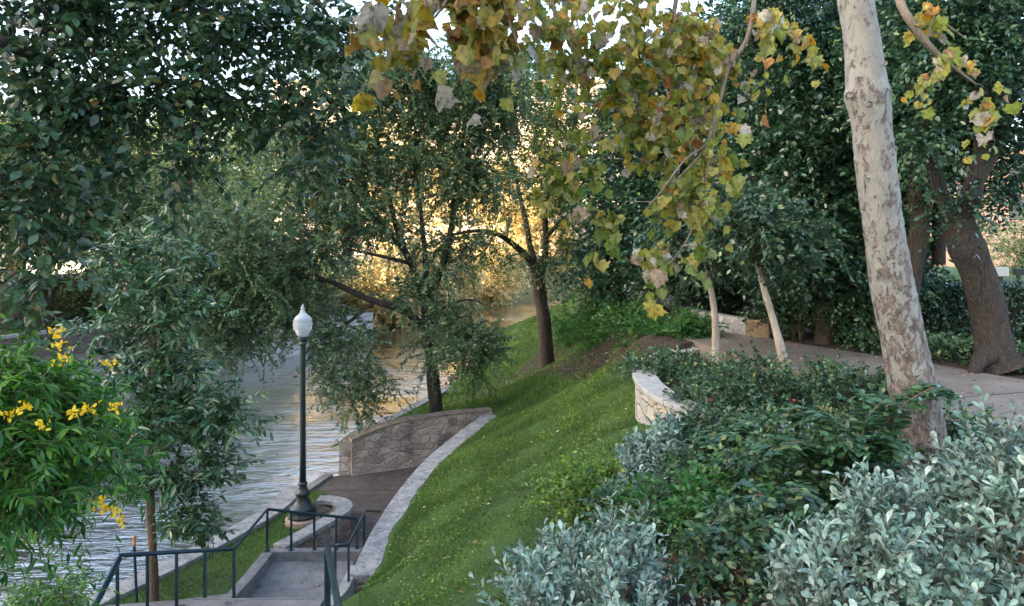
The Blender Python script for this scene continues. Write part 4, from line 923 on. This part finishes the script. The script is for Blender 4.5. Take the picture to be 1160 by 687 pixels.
tree('overhanging_tree', 'tree with dark oval leaves hanging over the river in the upper corner', (-5.5, 2.2, 4.3), limbs, [(a,b,c,d,e,f,max(2,int(g*.55))) for a,b,c,d,e,f,g in regs], M_bark, L_over, OVATE, .094, 7, .36, 9, .45, k=.009, rmin=.006, cr=.26, twig=.0035, hang=.3)

# --- slender young tree with narrow drooping leaves
bx = P(174, 687, 11.5); limbs = [([(bx[0], 11.5, .45), P(173, 640, 11.5), P(171, 570, 11.5), P(170, 500, 11.5), P(174, 430, 11.5), P(176, 370, 11.5), P(180, 310, 11.5)], [.085, .07, .065, .055, .045, .035, .02], 12, .15, .07),
    Ls([(171, 560, 11.5), (195, 530, 11.4), (225, 515, 11.3)], .03, .01, 8), Ls([(170, 500, 11.5), (215, 470, 11.3), (255, 455, 11.2)], .03, .01, 8), Ls([(172, 470, 11.5), (140, 430, 11.4), (120, 400, 11.4)], .03, .01, 8), Ls([(174, 430, 11.5), (205, 390, 11.5), (225, 350, 11.5)], .028, .01, 8), Ls([(176, 400, 11.5), (150, 350, 11.5), (135, 300, 11.5)], .025, .008, 8)]
regs = [(180, 350, 11.5, 55, 55, .6, 26), (170, 430, 11.5, 60, 40, .7, 28), (200, 480, 11.4, 70, 30, .7, 26), (140, 300, 11.5, 22, 35, .3, 8), (200, 290, 11.5, 25, 30, .3, 8), (255, 465, 11.2, 30, 25, .4, 9), (130, 510, 11.5, 40, 25, .5, 11), (190, 540, 11.4, 50, 25, .6, 12), (225, 595, 11.3, 25, 20, .3, 7), (200, 590, 11.3, 20, 22, .3, 4), (120, 385, 11.5, 30, 30, .4, 8), (235, 530, 11.3, 25, 18, .4, 6)]
tree('slender_tree', 'young tree with long narrow drooping leaves and a thin tan trunk behind the handrail', (bx[0], 11.5, .5), limbs, [(a,b,c,d,e,f,max(2,int(g*.85))) for a,b,c,d,e,f,g in regs], M_bark4, L_narrow, BROAD, .165, 8, .34, 11, .15, k=.008, rmin=.005, cr=.30, twig=.004, hang=.45, rise=.6)

# --- pale saplings in the planter
for (pts, r0, r1, regs, lab) in [
    ([(814, 412, 13.2), (812, 400, 13.2), (810, 370, 13.2), (807, 340, 13.2), (800, 300, 13.2), (795, 260, 13.2), (800, 215, 13.2)], .095, .02, [(775, 262, 13, 45, 28, .7, 24), (815, 270, 13, 35, 22, .6, 16), (800, 235, 13.2, 35, 30, .6, 14)], 'pale thin trunk standing upright in the planter behind its curved wall'),
    ([(896, 440, 11.8), (893, 428, 11.8), (884, 395, 11.8), (874, 355, 11.8), (862, 315, 11.8), (850, 270, 11.8), (843, 235, 11.8)], .10, .02, [(850, 258, 11.6, 50, 32, .8, 30), (892, 262, 11.6, 38, 24, .7, 16), (850, 235, 11.8, 30, 25, .5, 10)], 'pale thin trunk tilting towards the river, in the middle of the planter')]:
    tree('sapling', lab, P(*pts[1]), [Ls(pts, r0, r1, 12, .12, .08)], regs, M_bark3, L_dense, OVATE, .10, 12, .45, 12, .3, k=.008, rmin=.005, cr=.32, twig=.003, group='young pale-trunked trees in the planter')

# ------------------------------------------------------------------ shrubs
def shrub(name, label, cat, base, rx, ry, h, nclump, leafmat, tmpl, size, n, L, nl, droop=.1, rise=.6, whorl=False, hang=0., cr=.16, group=None, side=1., flat=.8, stems=7, low=.15, lean=0., mat=None, extra=None, twig=.003, out=1.):
    base = np.array(base, float)
    t = thing(name, label, cat, tuple(base), group); wood = []
    q = unit(rng.normal(size=(nclump, 3))) * (rng.random((nclump, 1)) ** .4); q[:, 2] = np.abs(q[:, 2]) * (1 - low) + low
    C = base + q * np.array([rx, ry, h]); C[:, 0] += lean
    st_ = []
    for i in range(stems):
        a = rng.uniform(0, 6.28); f = rng.uniform(.2, .7); e = base + np.array([rx * f * math.cos(a), ry * f * math.sin(a), h * rng.uniform(.45, .75)])
        st_.append(limb([base + np.array([.12 * rx * math.cos(a), .12 * ry * math.sin(a), -.1]), (base + e) / 2 + np.array([0, 0, .05 * h]), e], [.012 + .008 * h, .01 + .006 * h, .006], 5, .15, .05))
    wood += st_; connect(nodes_of(st_), C, wood, rmin=.003, k=.006); tw = []
    b = [sprays(C, np.full((len(C), 3), cr), n, L, nl, size, tmpl, droop, rise, tw, twig, whorl=whorl, hang=hang, side=side, flat=flat, out=out)]
    if twig > 0: wood += tw
    wood_mesh('stems', wood, mat or M_bark4, t).name = 'stem'
    leaf_mesh('foliage', b, leafmat, t)
    if extra: extra(t, C, base)
    return t

# feathery bushes below the dense trees, between lawn and path
for u, v, D, rx, ry, h, lab in [(694, 412, 22, 1.25, 1.3, 2.2, 'bright feathery bush right of the dark forked trunk'), (728, 410, 20.5, 1.1, 1.1, 1.5, 'middle one of the feathery bushes beside the lawn'), (748, 400, 16.8, .85, 1.0, .75, 'low feathery bush spilling towards the path and planter'), (664, 398, 28, 1.3, 1.2, 2.0, 'shaded feathery bush half hidden behind the forked trunk')]:
    b = P(u, v, D); shrub('feathery_bush', lab, 'bush', b, rx, ry, h, int(34 * rx * h), L_bush, NARROW, .13, 9, .5, 22, .25, .5, cr=.28, group='feathery bushes between the lawn and the path')
# rose-like shrub in planter and low bed plants
def blooms(t, C, base):
    for c in C[rng.choice(len(C), 7, replace=False)] + np.array([0, -.25, .1]):
        pos = c + rng.normal(size=(9, 3)) * .015
        leaf_mesh('bloom', [(OVATE, pos, unit(rng.normal(size=(9, 3))), unit(rng.normal(size=(9, 3))), np.full(9, .045), rng.random(9), rng.random(9))], L_rose, t)
shrub('rose_bush', 'dark small-leaved rose bush with a few red blooms filling the planter', 'bush', P(850, 470, 9.7) * [1, 1, 0] + [0, 0, 4.05], 1.0, 1.1, .72, 115, L_shrub, OVATE, .055, 11, .26, 14, .15, .5, cr=.15, extra=blooms, low=.05)
shrub('rose_bush', 'smaller dark shrub behind the tilted sapling near the path', 'bush', (4.9, 11.0, 4.1), .55, .5, .4, 30, L_shrub, OVATE, .06, 10, .26, 12, .15, .5, cr=.15)
shrub('low_plant', 'leafy green perennials just inside the curved end of the planter', 'plant', (2.75, 12.4, 4.08), .75, 1.1, .35, 44, L_shrub, OVATE, .07, 9, .22, 10, .1, .5, cr=.12)
# mid bed greenery
items = [
 ('bed_shrub', 'yellow-green young shrub at the edge of the lawn', (680, 590, 8.2), .7, .7, .36, 60, L_lime, OVATE, .055),
 ('bed_shrub', 'fresh green low shrub below the planter wall', (815, 528, 8.4), .7, .6, .45, 50, L_shrub, OVATE, .055),
 ('bed_shrub', 'dark green shrub under the smaller silver bush', (738, 622, 6.7), .6, .5, .34, 50, L_shrub, OVATE, .06),
 ('bed_shrub', 'mixed green shrub in the middle of the bed', (830, 620, 6.2), .75, .7, .42, 60, L_bush, OVATE, .06),
 ('bed_shrub', 'broad dark shrub beside the sycamore foot', (915, 570, 6.4), .8, .7, .48, 60, L_shrub, OVATE, .065),
 ('bed_shrub', 'shrub with pale tips between the planter wall and the sycamore', (960, 520, 7.2), .7, .5, .38, 40, L_tree2, OVATE, .055),
 ('bed_shrub', 'low dark shrub in the shade behind the large silver bush', (850, 720, 4.8), .5, .4, .35, 26, L_shrub, OVATE, .06),
 ('bed_shrub', 'green shrub on the path side of the sycamore trunk', (1095, 520, 6.6), .55, .5, .45, 34, L_shrub, OVATE, .06),
 ('bed_shrub', 'dense shrub growing against the sycamore trunk at path height', (1010, 500, 7.4), .5, .35, .5, 34, L_shrub, OVATE, .07),
 ('bed_shrub', 'small shrub by the lawn under the planter coping', (800, 582, 7.4), .45, .5, .4, 30, L_shrub, OVATE, .05),
 ('bed_shrub', 'dark plants at the rear corner of the planter', (985, 470, 9.3), .7, .5, .32, 34, L_shrub, OVATE, .06),
]
for nm, lab, (u, v, D), rx, ry, h, nc, lm, tm, sz in items:
    b = P(u, v, D); g = hz(b[0], b[1]); b[2] = max(g, 4.1) if 'rear corner' in lab else g
    shrub(nm, lab, 'shrub', b, rx, ry, h, nc, lm, tm, sz, 11, .24, 12, .2, .5, cr=.15, group='green shrubs filling the planting bed')
for u, v, D, rx, ry, h, lab in [(712, 396, 18.2, .9, 1.0, .6, 'low spreading shrub on the bank just below the bend of the path'), (785, 388, 15.6, .5, .5, .4, 'small low shrub wedged between the path edge and the planter wall')]:
    b = P(u, v, D); b[2] = hz(b[0], b[1]); shrub('bank_shrub', lab, 'shrub', b, rx, ry, h, 40, L_bush, OVATE, .07, 10, .3, 12, .2, .4, cr=.2)
# long compound-leaved plants (arching fronds)
def frond_plant(label, base, spots, size=.085, leafmat=None):
    base = np.array(base, float); t = thing('arching_shrub', label, 'shrub', tuple(base), 'arching compound-leaved shrubs in the bed'); wood = []; bs_ = []
    for e, L in spots:
        e = np.array(e, float); mid = (base + e) / 2 + np.array([0, 0, .25]); pts = smooth_line([base, mid, e, e + (e - mid) * .25 - [0, 0, .08]], .08)
        wood.append((pts, np.linspace(.012, .004, len(pts)), 5))
        k = len(pts); sel = range(int(k * .35), k)
        for i in sel:
            for sg in (-1, 1):
                tan = unit(pts[min(i + 1, k - 1)] - pts[i - 1]); sd2 = unit(np.cross(tan, [0, 0, 1.]))
                d = unit(sd2 * sg + tan * .5 + [0, 0, -.15 + .15 * rng.normal()]); n = 6
                q = pts[i] + d * (np.arange(1, n + 1)[:, None] * L / n)
                wood.append((np.array([pts[i], q[-1]]), np.array([.003, .0015]), 3))
                for s2 in (-1, 1):
                    lat = unit(np.cross(d, [0, 0, 1.])) * s2
                    dd = unit(lat + d * .5 + rng.normal(size=(n, 3)) * .15); bs_.append((q, dd))
        # keep every third rib so leaflets stay separate
    pos = np.concatenate([a for a, _ in bs_]); dd = np.concatenate([b for _, b in bs_]); k = len(pos)
    leaf_mesh('foliage', [(OVATE, pos, dd, unit(np.array([0, 0, 1.]) + .3 * rng.normal(size=(k, 3))), size * rng.uniform(.7, 1.2, k), rng.random(k), np.full(k, .5))], leafmat or L_shrub, t)
    wood_mesh('stem', wood, M_bark4, t)
def bz_(u, v, D):
    p = P(u, v, D); p[2] = hz(p[0], p[1]); return p
frond_plant('arching shrub with long leafy sprays in front of the sycamore foot', bz_(960, 560, 6.0), [(P(880, 505, 5.9), .16), (P(930, 470, 6.0), .16), (P(1000, 455, 6.0), .16), (P(1055, 440, 6.1), .14), (P(960, 500, 5.7), .15), (P(1010, 500, 5.7), .14)])
frond_plant('arching shrub with dark sprays low in the middle of the bed', bz_(880, 650, 5.3), [(P(800, 600, 5.2), .15), (P(850, 570, 5.3), .17), (P(910, 560, 5.2), .15), (P(790, 640, 5.0), .13), (P(850, 625, 4.9), .13)])
frond_plant('arching shrub beside the planter wall under the rose bush', bz_(860, 530, 7.4), [(P(800, 500, 7.3), .15), (P(840, 480, 7.4), .15), (P(900, 470, 7.3), .15), (P(870, 505, 7.0), .14)])

# silver sage bushes
def sage(label, c, rx, ry, h, nc, size=.075, n=8):
    return shrub('sage_bush', label, 'bush', c, rx, ry, h, nc, L_sage, SPAT, size * 1.15, n, .24, 16, 0., 1.5, whorl=True, cr=.12, group='silver-leaved sage bushes', side=1., stems=10, low=.1, twig=.004, out=.7)
sage('silver sage bush spreading at the bottom of the lawn', P(672, 765, 4.55), .68, .6, .82, 70, .058)
sage('small silver sage bush on the slope under the planter wall', P(750, 568, 8.1), .48, .45, .70, 56, .075)
sage('large silver sage bush at the foot of the sycamore', P(1020, 775, 3.9), .56, .5, .98, 80, .062)
sage('silver sage bush at the outer end of the bed, rising highest', P(1135, 740, 4.1), .50, .55, 1.25, 84, .066)
sage('silver sage bush tucked low beside the large one', P(935, 775, 3.8), .24, .35, .62, 24, .062)

# esperanza with yellow flowers at the left, close to the camera
def esp(label, base, rx, ry, h, nc, flowers, low=.1, lean=0., size=.10):
    def ex(t, C, b):
        for u, v, D in flowers:
            pos = P(u, v, D) + rng.normal(size=(20, 3)) * [.022, .022, .016]; k = len(pos)
            leaf_mesh('flower_cluster', [(OVATE, pos, unit(rng.normal(size=(k, 3)) + [0, 0, .4]), unit(rng.normal(size=(k, 3))), rng.uniform(.025, .042, k), rng.random(k), rng.random(k))], L_flower, t)
    return shrub('yellow_bells', label, 'bush', base, rx, ry, h, nc, L_bright, LANCE, size, 8, .30, 14, .35, .25, hang=.35, cr=.18, stems=9, low=low, extra=ex, lean=lean)
esp('bright green shrub with yellow flower clusters beside the stairs', (-4.3, 4.9, 3.05), .74, .7, 2.75, 130, [(124, 411, 4.7), (72, 408, 4.6), (66, 392, 4.6), (48, 482, 4.4), (100, 464, 4.6), (132, 462, 4.7), (120, 577, 4.6), (135, 588, 4.6), (86, 468, 4.5), (62, 378, 4.7), (10, 470, 4.4), (30, 462, 4.4), (112, 570, 4.6)], low=.62, lean=.74)
esp('low dark green shrub at the bottom corner below the flowering shrub', (-3.95, 5.6, 2.9), .7, .6, .85, 50, [], size=.075)

# hedge across the path and ground cover
def hedge(label, line, wd, zb, zt, n, leafmat, size, group=None):
    t = thing('hedge', label, 'hedge', (line[0][0], line[0][1], zb), group); ln = smooth_line(np.array(line), .1); 
    i = rng.integers(0, len(ln) - 1, n); f = rng.random((n, 1)); p = ln[i] * (1 - f) + ln[i + 1] * f
    side = rng.random(n); o = rng.uniform(-wd / 2, wd / 2, n); z = rng.uniform(zb, zt, n)
    o = np.where(side < .45, -wd / 2 * rng.uniform(.8, 1.08, n), o); z = np.where(side > .75, zt + rng.normal(size=n) * .05, z)
    tn = unit(ln[i + 1] - ln[i]); pos = np.column_stack([p[:, 0] + tn[:, 1] * -o * -1, p[:, 1] - tn[:, 0] * -o * -1, z])
    k = n; leaf_mesh('foliage', [(OVATE, pos, unit(rng.normal(size=(k, 3)) + [0, 0, .3]), unit(rng.normal(size=(k, 3)) + [0, -.3, .6]), size * rng.uniform(.7, 1.3, k), rng.random(k), rng.random(k))], leafmat, t)
    wood = []
    for q in range(60):
        j = rng.integers(0, len(ln)); a = np.array([ln[j][0] + rng.uniform(-.2, .2) * wd, ln[j][1] + rng.uniform(-.2, .2) * wd, zb - .1]); wood.append((np.array([a, a + [rng.normal() * .1, rng.normal() * .1, (zt - zb) * .6], a + [rng.normal() * .2, rng.normal() * .2, (zt - zb)]]), np.array([.02, .014, .006]), 5))
    wood_mesh('stem', wood, M_bark, t)
hedge('clipped dark hedge running behind the leaning tree', [(6.6, 14.6), (8.2, 14.2), (10.2, 13.8), (12.5, 13.2)], 1.0, 4.4, 5.55, 26000, L_dense, .075)
hedge('low green ground-cover edging between the path and the hedge', [(6.6, 13.9), (7.5, 12.8), (8.3, 11.6), (9.6, 9.6), (11, 8)], .9, 4.38, 4.72, 12000, L_shrub, .07)
for u, v, D, rx, ry, h, lab in [(985, 400, 14.2, 1.0, .8, 1.9, 'dark undergrowth shrub beside the sycamore behind the path'), (905, 392, 15.2, 1.0, .8, 1.5, 'dark undergrowth shrub behind the tan stone block'), (1020, 380, 15.5, 1.1, .8, 2.2, 'tall dark undergrowth shrub below the shaded trunk'), (835, 355, 19.5, 1.6, 1.0, 1.6, 'undergrowth shrub above the low retaining wall')]:
    b = P(u, v, D); b[2] = 4.38
    shrub('undergrowth_shrub', lab, 'shrub', b, rx, ry, h, int(40 * rx * h), L_dense, OVATE, .085, 10, .35, 13, .3, .4, cr=.25, group='dark shrubs behind the path', twig=.0035)

# ------------------------------------------------------------------ background trees
def far_tree(label, x, y, z, h, rx, leafmat, nc, size, group, kk=12, nl=16, L=1.1, trunk=.3, cbase=.3, mat=None):
    base = np.array([x, y, z]); t = thing('background_tree', label, 'tree', tuple(base), group); wood = []
    lb = [limb([base - [0, 0, .2], base + [rng.normal() * .2, 0, h * .25], base + [rng.normal() * .4, rng.normal() * .3, h * .55], base + [rng.normal() * .6, 0, h * .85]], [trunk * 1.3, trunk, trunk * .7, trunk * .25], 9, .5, .05)]
    for i in range(5):
        a = rng.uniform(0, 6.28); s = base + [0, 0, h * rng.uniform(.25, .5)]; e = base + [rx * .6 * math.cos(a), rx * .6 * math.sin(a), h * rng.uniform(.55, .85)]
        lb.append(limb([s, (s + e) / 2 + [0, 0, .1 * h * rng.random()], e], [trunk * .5, trunk * .35, trunk * .15], 7, .5, .05))
    q = unit(rng.normal(size=(nc, 3))) * (rng.random((nc, 1)) ** .4)
    C = base + [0, 0, h * (cbase + 1) / 2] + q * [rx, rx, h * (1 - cbase) / 2]
    wood += lb; connect(nodes_of(lb), C, wood, rmin=.02, k=.015)
    wood_mesh('trunk', wood, mat or M_bark, t)
    leaf_mesh('crown', [sprays(C, np.full((nc, 3), .9), kk, L, nl, size, DIAM, .3, 0., None, 0)], leafmat, t)
G1 = 'trees lining the far bank'
def X(u, D): return (u - 580) / 800 * D
for u, D, z, h, rx, lm, lab in [
    (20, 31, 4.3, 7.5, 3.4, L_far, 'nearest dark tree across the river behind the brown parapet'), (110, 36, 4.3, 9, 3.8, L_far, 'round-crowned dark tree across the river'), (175, 34, 2.5, 8.0, 3.4, L_olive, 'pale olive tree standing on the far terrace'),
    (235, 42, 4.3, 11, 4.4, L_olive, 'tall olive-green tree across the river behind the spreading tree'), (60, 50, 4.3, 13, 5.2, L_far, 'tall tree deeper behind the far street'), (290, 56, 4.3, 12, 5, L_olive, 'broad pale tree across the river beyond the lamp'), (395, 60, 4.3, 13, 4, L_gold, 'yellowing tree across the river behind the spreading crown'),
    (150, 46, 4.3, 13, 5, L_far, 'large crown rising behind the far bank trees')]:
    far_tree(lab, X(u, D), D, z, h, rx, lm, 80, .26 if D < 45 else .34, G1, cbase=.18)
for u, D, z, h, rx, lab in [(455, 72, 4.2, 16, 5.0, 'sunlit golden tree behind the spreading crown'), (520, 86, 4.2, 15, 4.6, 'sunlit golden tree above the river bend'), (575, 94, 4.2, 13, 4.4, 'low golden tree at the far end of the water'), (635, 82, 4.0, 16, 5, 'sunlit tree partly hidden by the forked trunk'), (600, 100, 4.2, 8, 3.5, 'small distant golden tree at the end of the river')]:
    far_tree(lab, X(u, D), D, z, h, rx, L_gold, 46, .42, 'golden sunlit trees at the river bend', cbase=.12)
for i, (u, D, z, h, rx, lm, lab) in enumerate([(15, 29, 2.5, 2.4, 1.5, L_far, 'dark bush on the far terrace behind the yellow flowers'), (105, 31.5, 2.5, 2.6, 1.6, L_far, 'dark bush on the far terrace just behind the slender tree'), (150, 33.5, 2.5, 2.3, 1.6, L_olive, 'olive bush on the far terrace seen through the slender tree'),
    (215, 37, 2.5, 2.8, 1.8, L_far, 'dark bush on the far terrace between the slender tree and the lamp'), (275, 40, 2.5, 2.6, 1.8, L_olive, 'olive bush on the far terrace left of the lamp globe'), (335, 44, 2.5, 2.8, 1.9, L_far, 'dark bush on the far terrace behind the lamp globe'), (400, 50, 2.5, 3, 2, L_olive, 'olive bush on the far terrace behind the river tree limbs')]):
    far_tree(lab, X(u, D) , D + 4.5, z, h, rx, lm, 22, .2, 'bushes on the far terrace', kk=9, nl=14, L=.8, trunk=.06, cbase=0.)
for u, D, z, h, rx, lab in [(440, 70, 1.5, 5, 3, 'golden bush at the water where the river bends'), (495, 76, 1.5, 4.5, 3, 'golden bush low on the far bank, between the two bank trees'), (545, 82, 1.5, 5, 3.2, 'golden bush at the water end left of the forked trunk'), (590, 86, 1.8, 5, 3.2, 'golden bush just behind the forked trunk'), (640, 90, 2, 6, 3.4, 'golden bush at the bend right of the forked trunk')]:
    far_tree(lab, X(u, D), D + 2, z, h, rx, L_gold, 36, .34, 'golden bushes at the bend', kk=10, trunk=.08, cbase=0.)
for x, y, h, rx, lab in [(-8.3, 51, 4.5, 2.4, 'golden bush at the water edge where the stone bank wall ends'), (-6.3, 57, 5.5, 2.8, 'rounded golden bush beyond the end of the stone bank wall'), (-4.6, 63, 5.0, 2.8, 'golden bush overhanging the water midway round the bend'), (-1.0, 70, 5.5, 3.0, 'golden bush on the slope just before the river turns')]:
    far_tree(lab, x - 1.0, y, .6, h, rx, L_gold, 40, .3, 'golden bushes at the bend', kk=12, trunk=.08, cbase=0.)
for x, y, h, rx, lm, lab in [(11, 40, 12, 4.5, L_far, 'tree beyond the dense trees on the near bank'), (11.5, 24, 11, 3.2, L_dense, 'dark tree deep behind the hedge'), (7.5, 30, 11, 3.8, L_dense, 'dark tree beside the far end of the path'), (16.5, 34, 11, 3.4, L_dense, 'dark tree behind the shaded trunk'), (8.6, 18.5, 10, 2.4, L_dense, 'dark tree closing the view above the hedge')]:
    far_tree(lab, x, y, 4.3, h, rx, lm, 90, .24, 'trees behind the upper path', cbase=.12, trunk=.28)

far_tree('round olive bush on the sunny grass past the hedge, by the pink stone building', 29.5, 41, 4.3, 3.4, 1.9, L_olive, 40, .16, 'bushes past the hedge', kk=12, trunk=.06, cbase=0.)
# ------------------------------------------------------------------ buildings
M_brick = rough_mat('warm_render', [(.3, (.50, .40, .33)), (.7, (.62, .52, .43))], .5, 5, .9, .3, .01, fine=8)
M_brick2 = rough_mat('pink_stone', [(.3, (.11, .08, .07)), (.7, (.18, .135, .12))], .4, 5, .9, .3, .01, fine=6)
M_glass = plain('dark_glass', (.03, .04, .05), .1)
M_frame = plain('window_frame', (.16, .11, .085), .6)
def building(label, x0, x1, y, depth, z0, z1, mat, cols, rows, ww, wh, rz=0.):
    t = thing('building', label, 'building', ((x0 + x1) / 2, y + depth / 2, z0))
    m = MB(); cx, cy = (x0 + x1) / 2, y + depth / 2; m.box((cx, cy, (z0 + z1) / 2), (x1 - x0, depth, z1 - z0)); m.build('wall', mat, t)
    m = MB(); m.box((cx, cy, z1 + .25), (x1 - x0 + .6, depth + .6, .5)); m.build('cornice', M_frame, t)
    for r in range(1 if 'hedge' in label else 0, rows):
        for c in range(cols):
            wx = x0 + (c + .5) * (x1 - x0) / cols; wz = z0 + (r + .55) * (z1 - z0) / rows
            m = MB(); m.box((wx, y - .03, wz), (ww + .3, .12, wh + .3)); w_ = m.build('window', M_frame, t)
            m = MB(); m.box((wx, y - .1, wz), (ww, .04, wh)); m.build('pane', M_glass, w_)
building('warm sunlit building closing the view beyond the river bend', -36, 16, 106, 18, 4.2, 30, M_brick, 11, 7, 1.5, 1.9)
building('pinkish stone building beyond the hedge', 36, 75, 62, 16, 4.2, 14, M_brick2, 7, 3, 1.6, 2.0)
building('tan building behind the far street trees', -105, -62, 80, 14, 4.3, 12, M_brick, 8, 2, 1.6, 2.0)
bshade = building('unseen tall block added upriver on the far bank to shade the foreground', -78, -48, -75, 84, 4.0, 36, M_brick, 8, 9, 2.0, 2.0)  # added out of view, keeps the low sun off the near bank

# parked car across the river, glimpsed through the leaves
cx_, cy_, cz_ = -24.6, 38.0, 4.3
t = thing('parked_car', 'white car parked on the street across the river, glimpsed through leaves', 'car', (cx_, cy_, cz_))
prof = [(-2.2, .35), (-2.2, .75), (-2.0, .92), (-1.2, 1.0), (-.55, 1.42), (.85, 1.45), (1.6, 1.02), (2.15, .9), (2.25, .6), (2.25, .35)]
m = MB(); n = len(prof); vs_ = [(cx_ + a, cy_ - .85, cz_ + b) for a, b in prof] + [(cx_ + a, cy_ + .85, cz_ + b) for a, b in prof]
m.add(vs_, [tuple(range(n)), tuple(range(n, 2 * n))[::-1]] + [(i, n + i, n + (i + 1) % n, (i + 1) % n) for i in range(n)]); m.build('body', plain('white_paint', (.75, .77, .8), .25), t, bevel=.06)
m = MB(); m.add([(cx_ + a, cy_ - .87, cz_ + b) for a, b in [(-1.0, 1.02), (-.5, 1.34), (.1, 1.37), (.1, 1.02)]] + [(cx_ + a, cy_ - .87, cz_ + b) for a, b in [(.18, 1.02), (.18, 1.37), (.8, 1.38), (1.35, 1.02)]], [(0, 1, 2, 3), (4, 5, 6, 7)]); m.build('side_window', M_glass, t)
for sx in (-1.35, 1.4):
    for sy in (-.8, .8):
        m = MB(); m.tube([(cx_ + sx, cy_ + sy - .1, cz_ + .33), (cx_ + sx, cy_ + sy + .1, cz_ + .33)], .33, 20); wl = m.build('wheel', plain('tyre', (.02, .02, .02), .8) if 'tyre' not in MATS else MATS['tyre'], t)
# small white box sign on a dark post beyond the hedge
p = P(1143, 318, 30); t = thing('post_box', 'small white sign box beside a black post on the sunny grass beyond the hedge', 'sign', (p[0], p[1], 4.4))
m = MB(); m.box((p[0] - .35, p[1], 5.15), (.55, .25, .38)); m.build('box', plain('white_panel', (.45, .45, .44), .5), t, bevel=.02)
m = MB(); m.box((p[0] - .35, p[1], 4.65), (.12, .12, .6)); m.build('post', M_iron, t)
m = MB(); m.tube([(p[0] + .4, p[1], 4.3), (p[0] + .4, p[1], 5.1)], .09, 8); m.box((p[0] + .4, p[1], 5.15), (.3, .25, .3)); m.build('black_post', M_iron, t)

# ------------------------------------------------------------------ grass blades, litter
def scatter(poly, n):
    poly = np.array(poly)[:, :2]; lo = poly.min(0); hi = poly.max(0); x = rng.uniform(lo[0], hi[0], n); y = rng.uniform(lo[1], hi[1], n); k = pip(poly, x, y); return x[k], y[k]
lawn_poly = [(CURVE[0][0] + .1, CURVE[0][1])] + [(p[0] + p[3] / 2, p[1]) for p in CURVE[::2]] + [(WALLB[0], WALLB[1] + .25), (WALLA[0] + .1, WALLA[1] + .35), (-4.4, 20.8), (-2.5, 27), (0.9, 40), (2.1, 44), (4, 44), (3.3, 30), (3.2, 18), (2.6, 13.5), (2.1, 12.2), (2.1, 10.4), (1.3, 9.5), (1.1, 7.2), (.6, 5.2), (-1.2, 4.8), (-1.6, 6.5), (-2.0, 9), (-2.35, 11.2)]
BL = []
for poly, n, zf, lo in [(lawn_poly, 820000, None, 0), (strip_poly, 60000, .5, 0)]:
    x, y = scatter(poly, n)
    keep = rng.random(len(x)) < np.clip(14.0 / y, .25, 1) ** 1.3
    x = x[keep]; y = y[keep]
    z = height(x, y) if zf is None else np.full(len(x), zf)
    # patchy: tufts and clover-like light patches
    nz = np.sin(x * 2.1 + 1.3 * np.sin(y * 1.7)) * np.sin(y * 1.9 + 1.1 * np.sin(x * 1.3 + 2)) * .5 + .5
    nz2 = np.sin(x * 7.1 + 2 * np.sin(y * 5.1)) * np.sin(y * 6.3 + 2 * np.sin(x * 4.3)) * .5 + .5
    lit = pip(LITTER, x, y) & (rng.random(len(x)) < .75)
    keep = ~lit; x, y, z, nz, nz2 = x[keep], y[keep], z[keep], nz[keep], nz2[keep]; k = len(x)
    s = (.034 + .018 * nz2 + .018 * rng.random(k)) * np.clip(y / 12, .8, 1.6)
    d = unit(np.column_stack([rng.normal(size=k) * .8, rng.normal(size=k) * .8, np.full(k, .75)]))
    BL.append(((BLADE[0] * [2.2, 1, 1], BLADE[1]), np.column_stack([x, y, z - .004]), d, unit(rng.normal(size=(k, 3)) + [0, 0, .6]), s, rng.random(k) * .95 + (rng.random(k) > .97) * .1, (nz * .55 + nz2 * .2 + .25 * rng.random(k)).clip(0, 1)))
x, y = scatter(lawn_poly, 60000)
nz = np.sin(x * 2.1 + 1.3 * np.sin(y * 1.7)) * np.sin(y * 1.9 + 1.1 * np.sin(x * 1.3 + 2)) + .7 * np.sin(x * 5 + y * 3.3) * np.sin(y * 4.1 - x * 2)
kp = (rng.random(len(x)) < (nz * .55 + .3).clip(.02, 1)) & (y < 19) & ~pip(LITTER, x, y); x, y = x[kp], y[kp]; k = len(x); z = height(x, y) + rng.uniform(.02, .05, k)
BL.append((OVATE, np.column_stack([x, y, z]), unit(rng.normal(size=(k, 3)) * [1, 1, .3]), unit(rng.normal(size=(k, 3)) * .5 + [0, -.2, 1]), rng.uniform(.03, .055, k), rng.uniform(.55, .94, k), rng.uniform(.6, 1, k)))
o = leaf_mesh('grass', BL, L_grass); tag(o, 'short uneven turf covering the lawn', 'grass', kind='stuff')
x, y = scatter(lawn_poly, 2600); k1 = rng.random(len(x)) < .4; x1, y1 = x[k1], y[k1]
x2, y2 = scatter(LITTER, 9000); x3, y3 = scatter(BED, 9000); x4, y4 = scatter([(5.4, 8), (8, 9), (7.3, 12), (5, 17), (4, 17), (4.6, 11)], 700)
x = np.concatenate([x1, x2, x3, x4]); y = np.concatenate([y1, y2, y3, y4]); k = len(x); z = height(x, y) + .012; z[-len(x4):] = PATH_Z + .01
z[:len(x1)] += .045
x5, y5 = scatter(land, 40); x6, y6 = scatter(lp, 260); x = np.concatenate([x, x5, x6]); y = np.concatenate([y, y5, y6]); z = np.concatenate([z, np.full(len(x5), LZ + .012), np.full(len(x6), .342)]); k = len(x)
o = leaf_mesh('leaf_litter', [(OVATE, np.column_stack([x, y, z]), unit(rng.normal(size=(k, 3)) * [1, 1, .15]), unit(rng.normal(size=(k, 3)) * .25 + [0, 0, 1]), rng.uniform(.03, .08, k), rng.random(k), rng.random(k))], L_litter)
tag(o, 'dry fallen leaves on the ground', 'leaf litter', kind='stuff')
print('faces', sum(len(o.data.polygons) for o in SC.objects if o.type == 'MESH'))
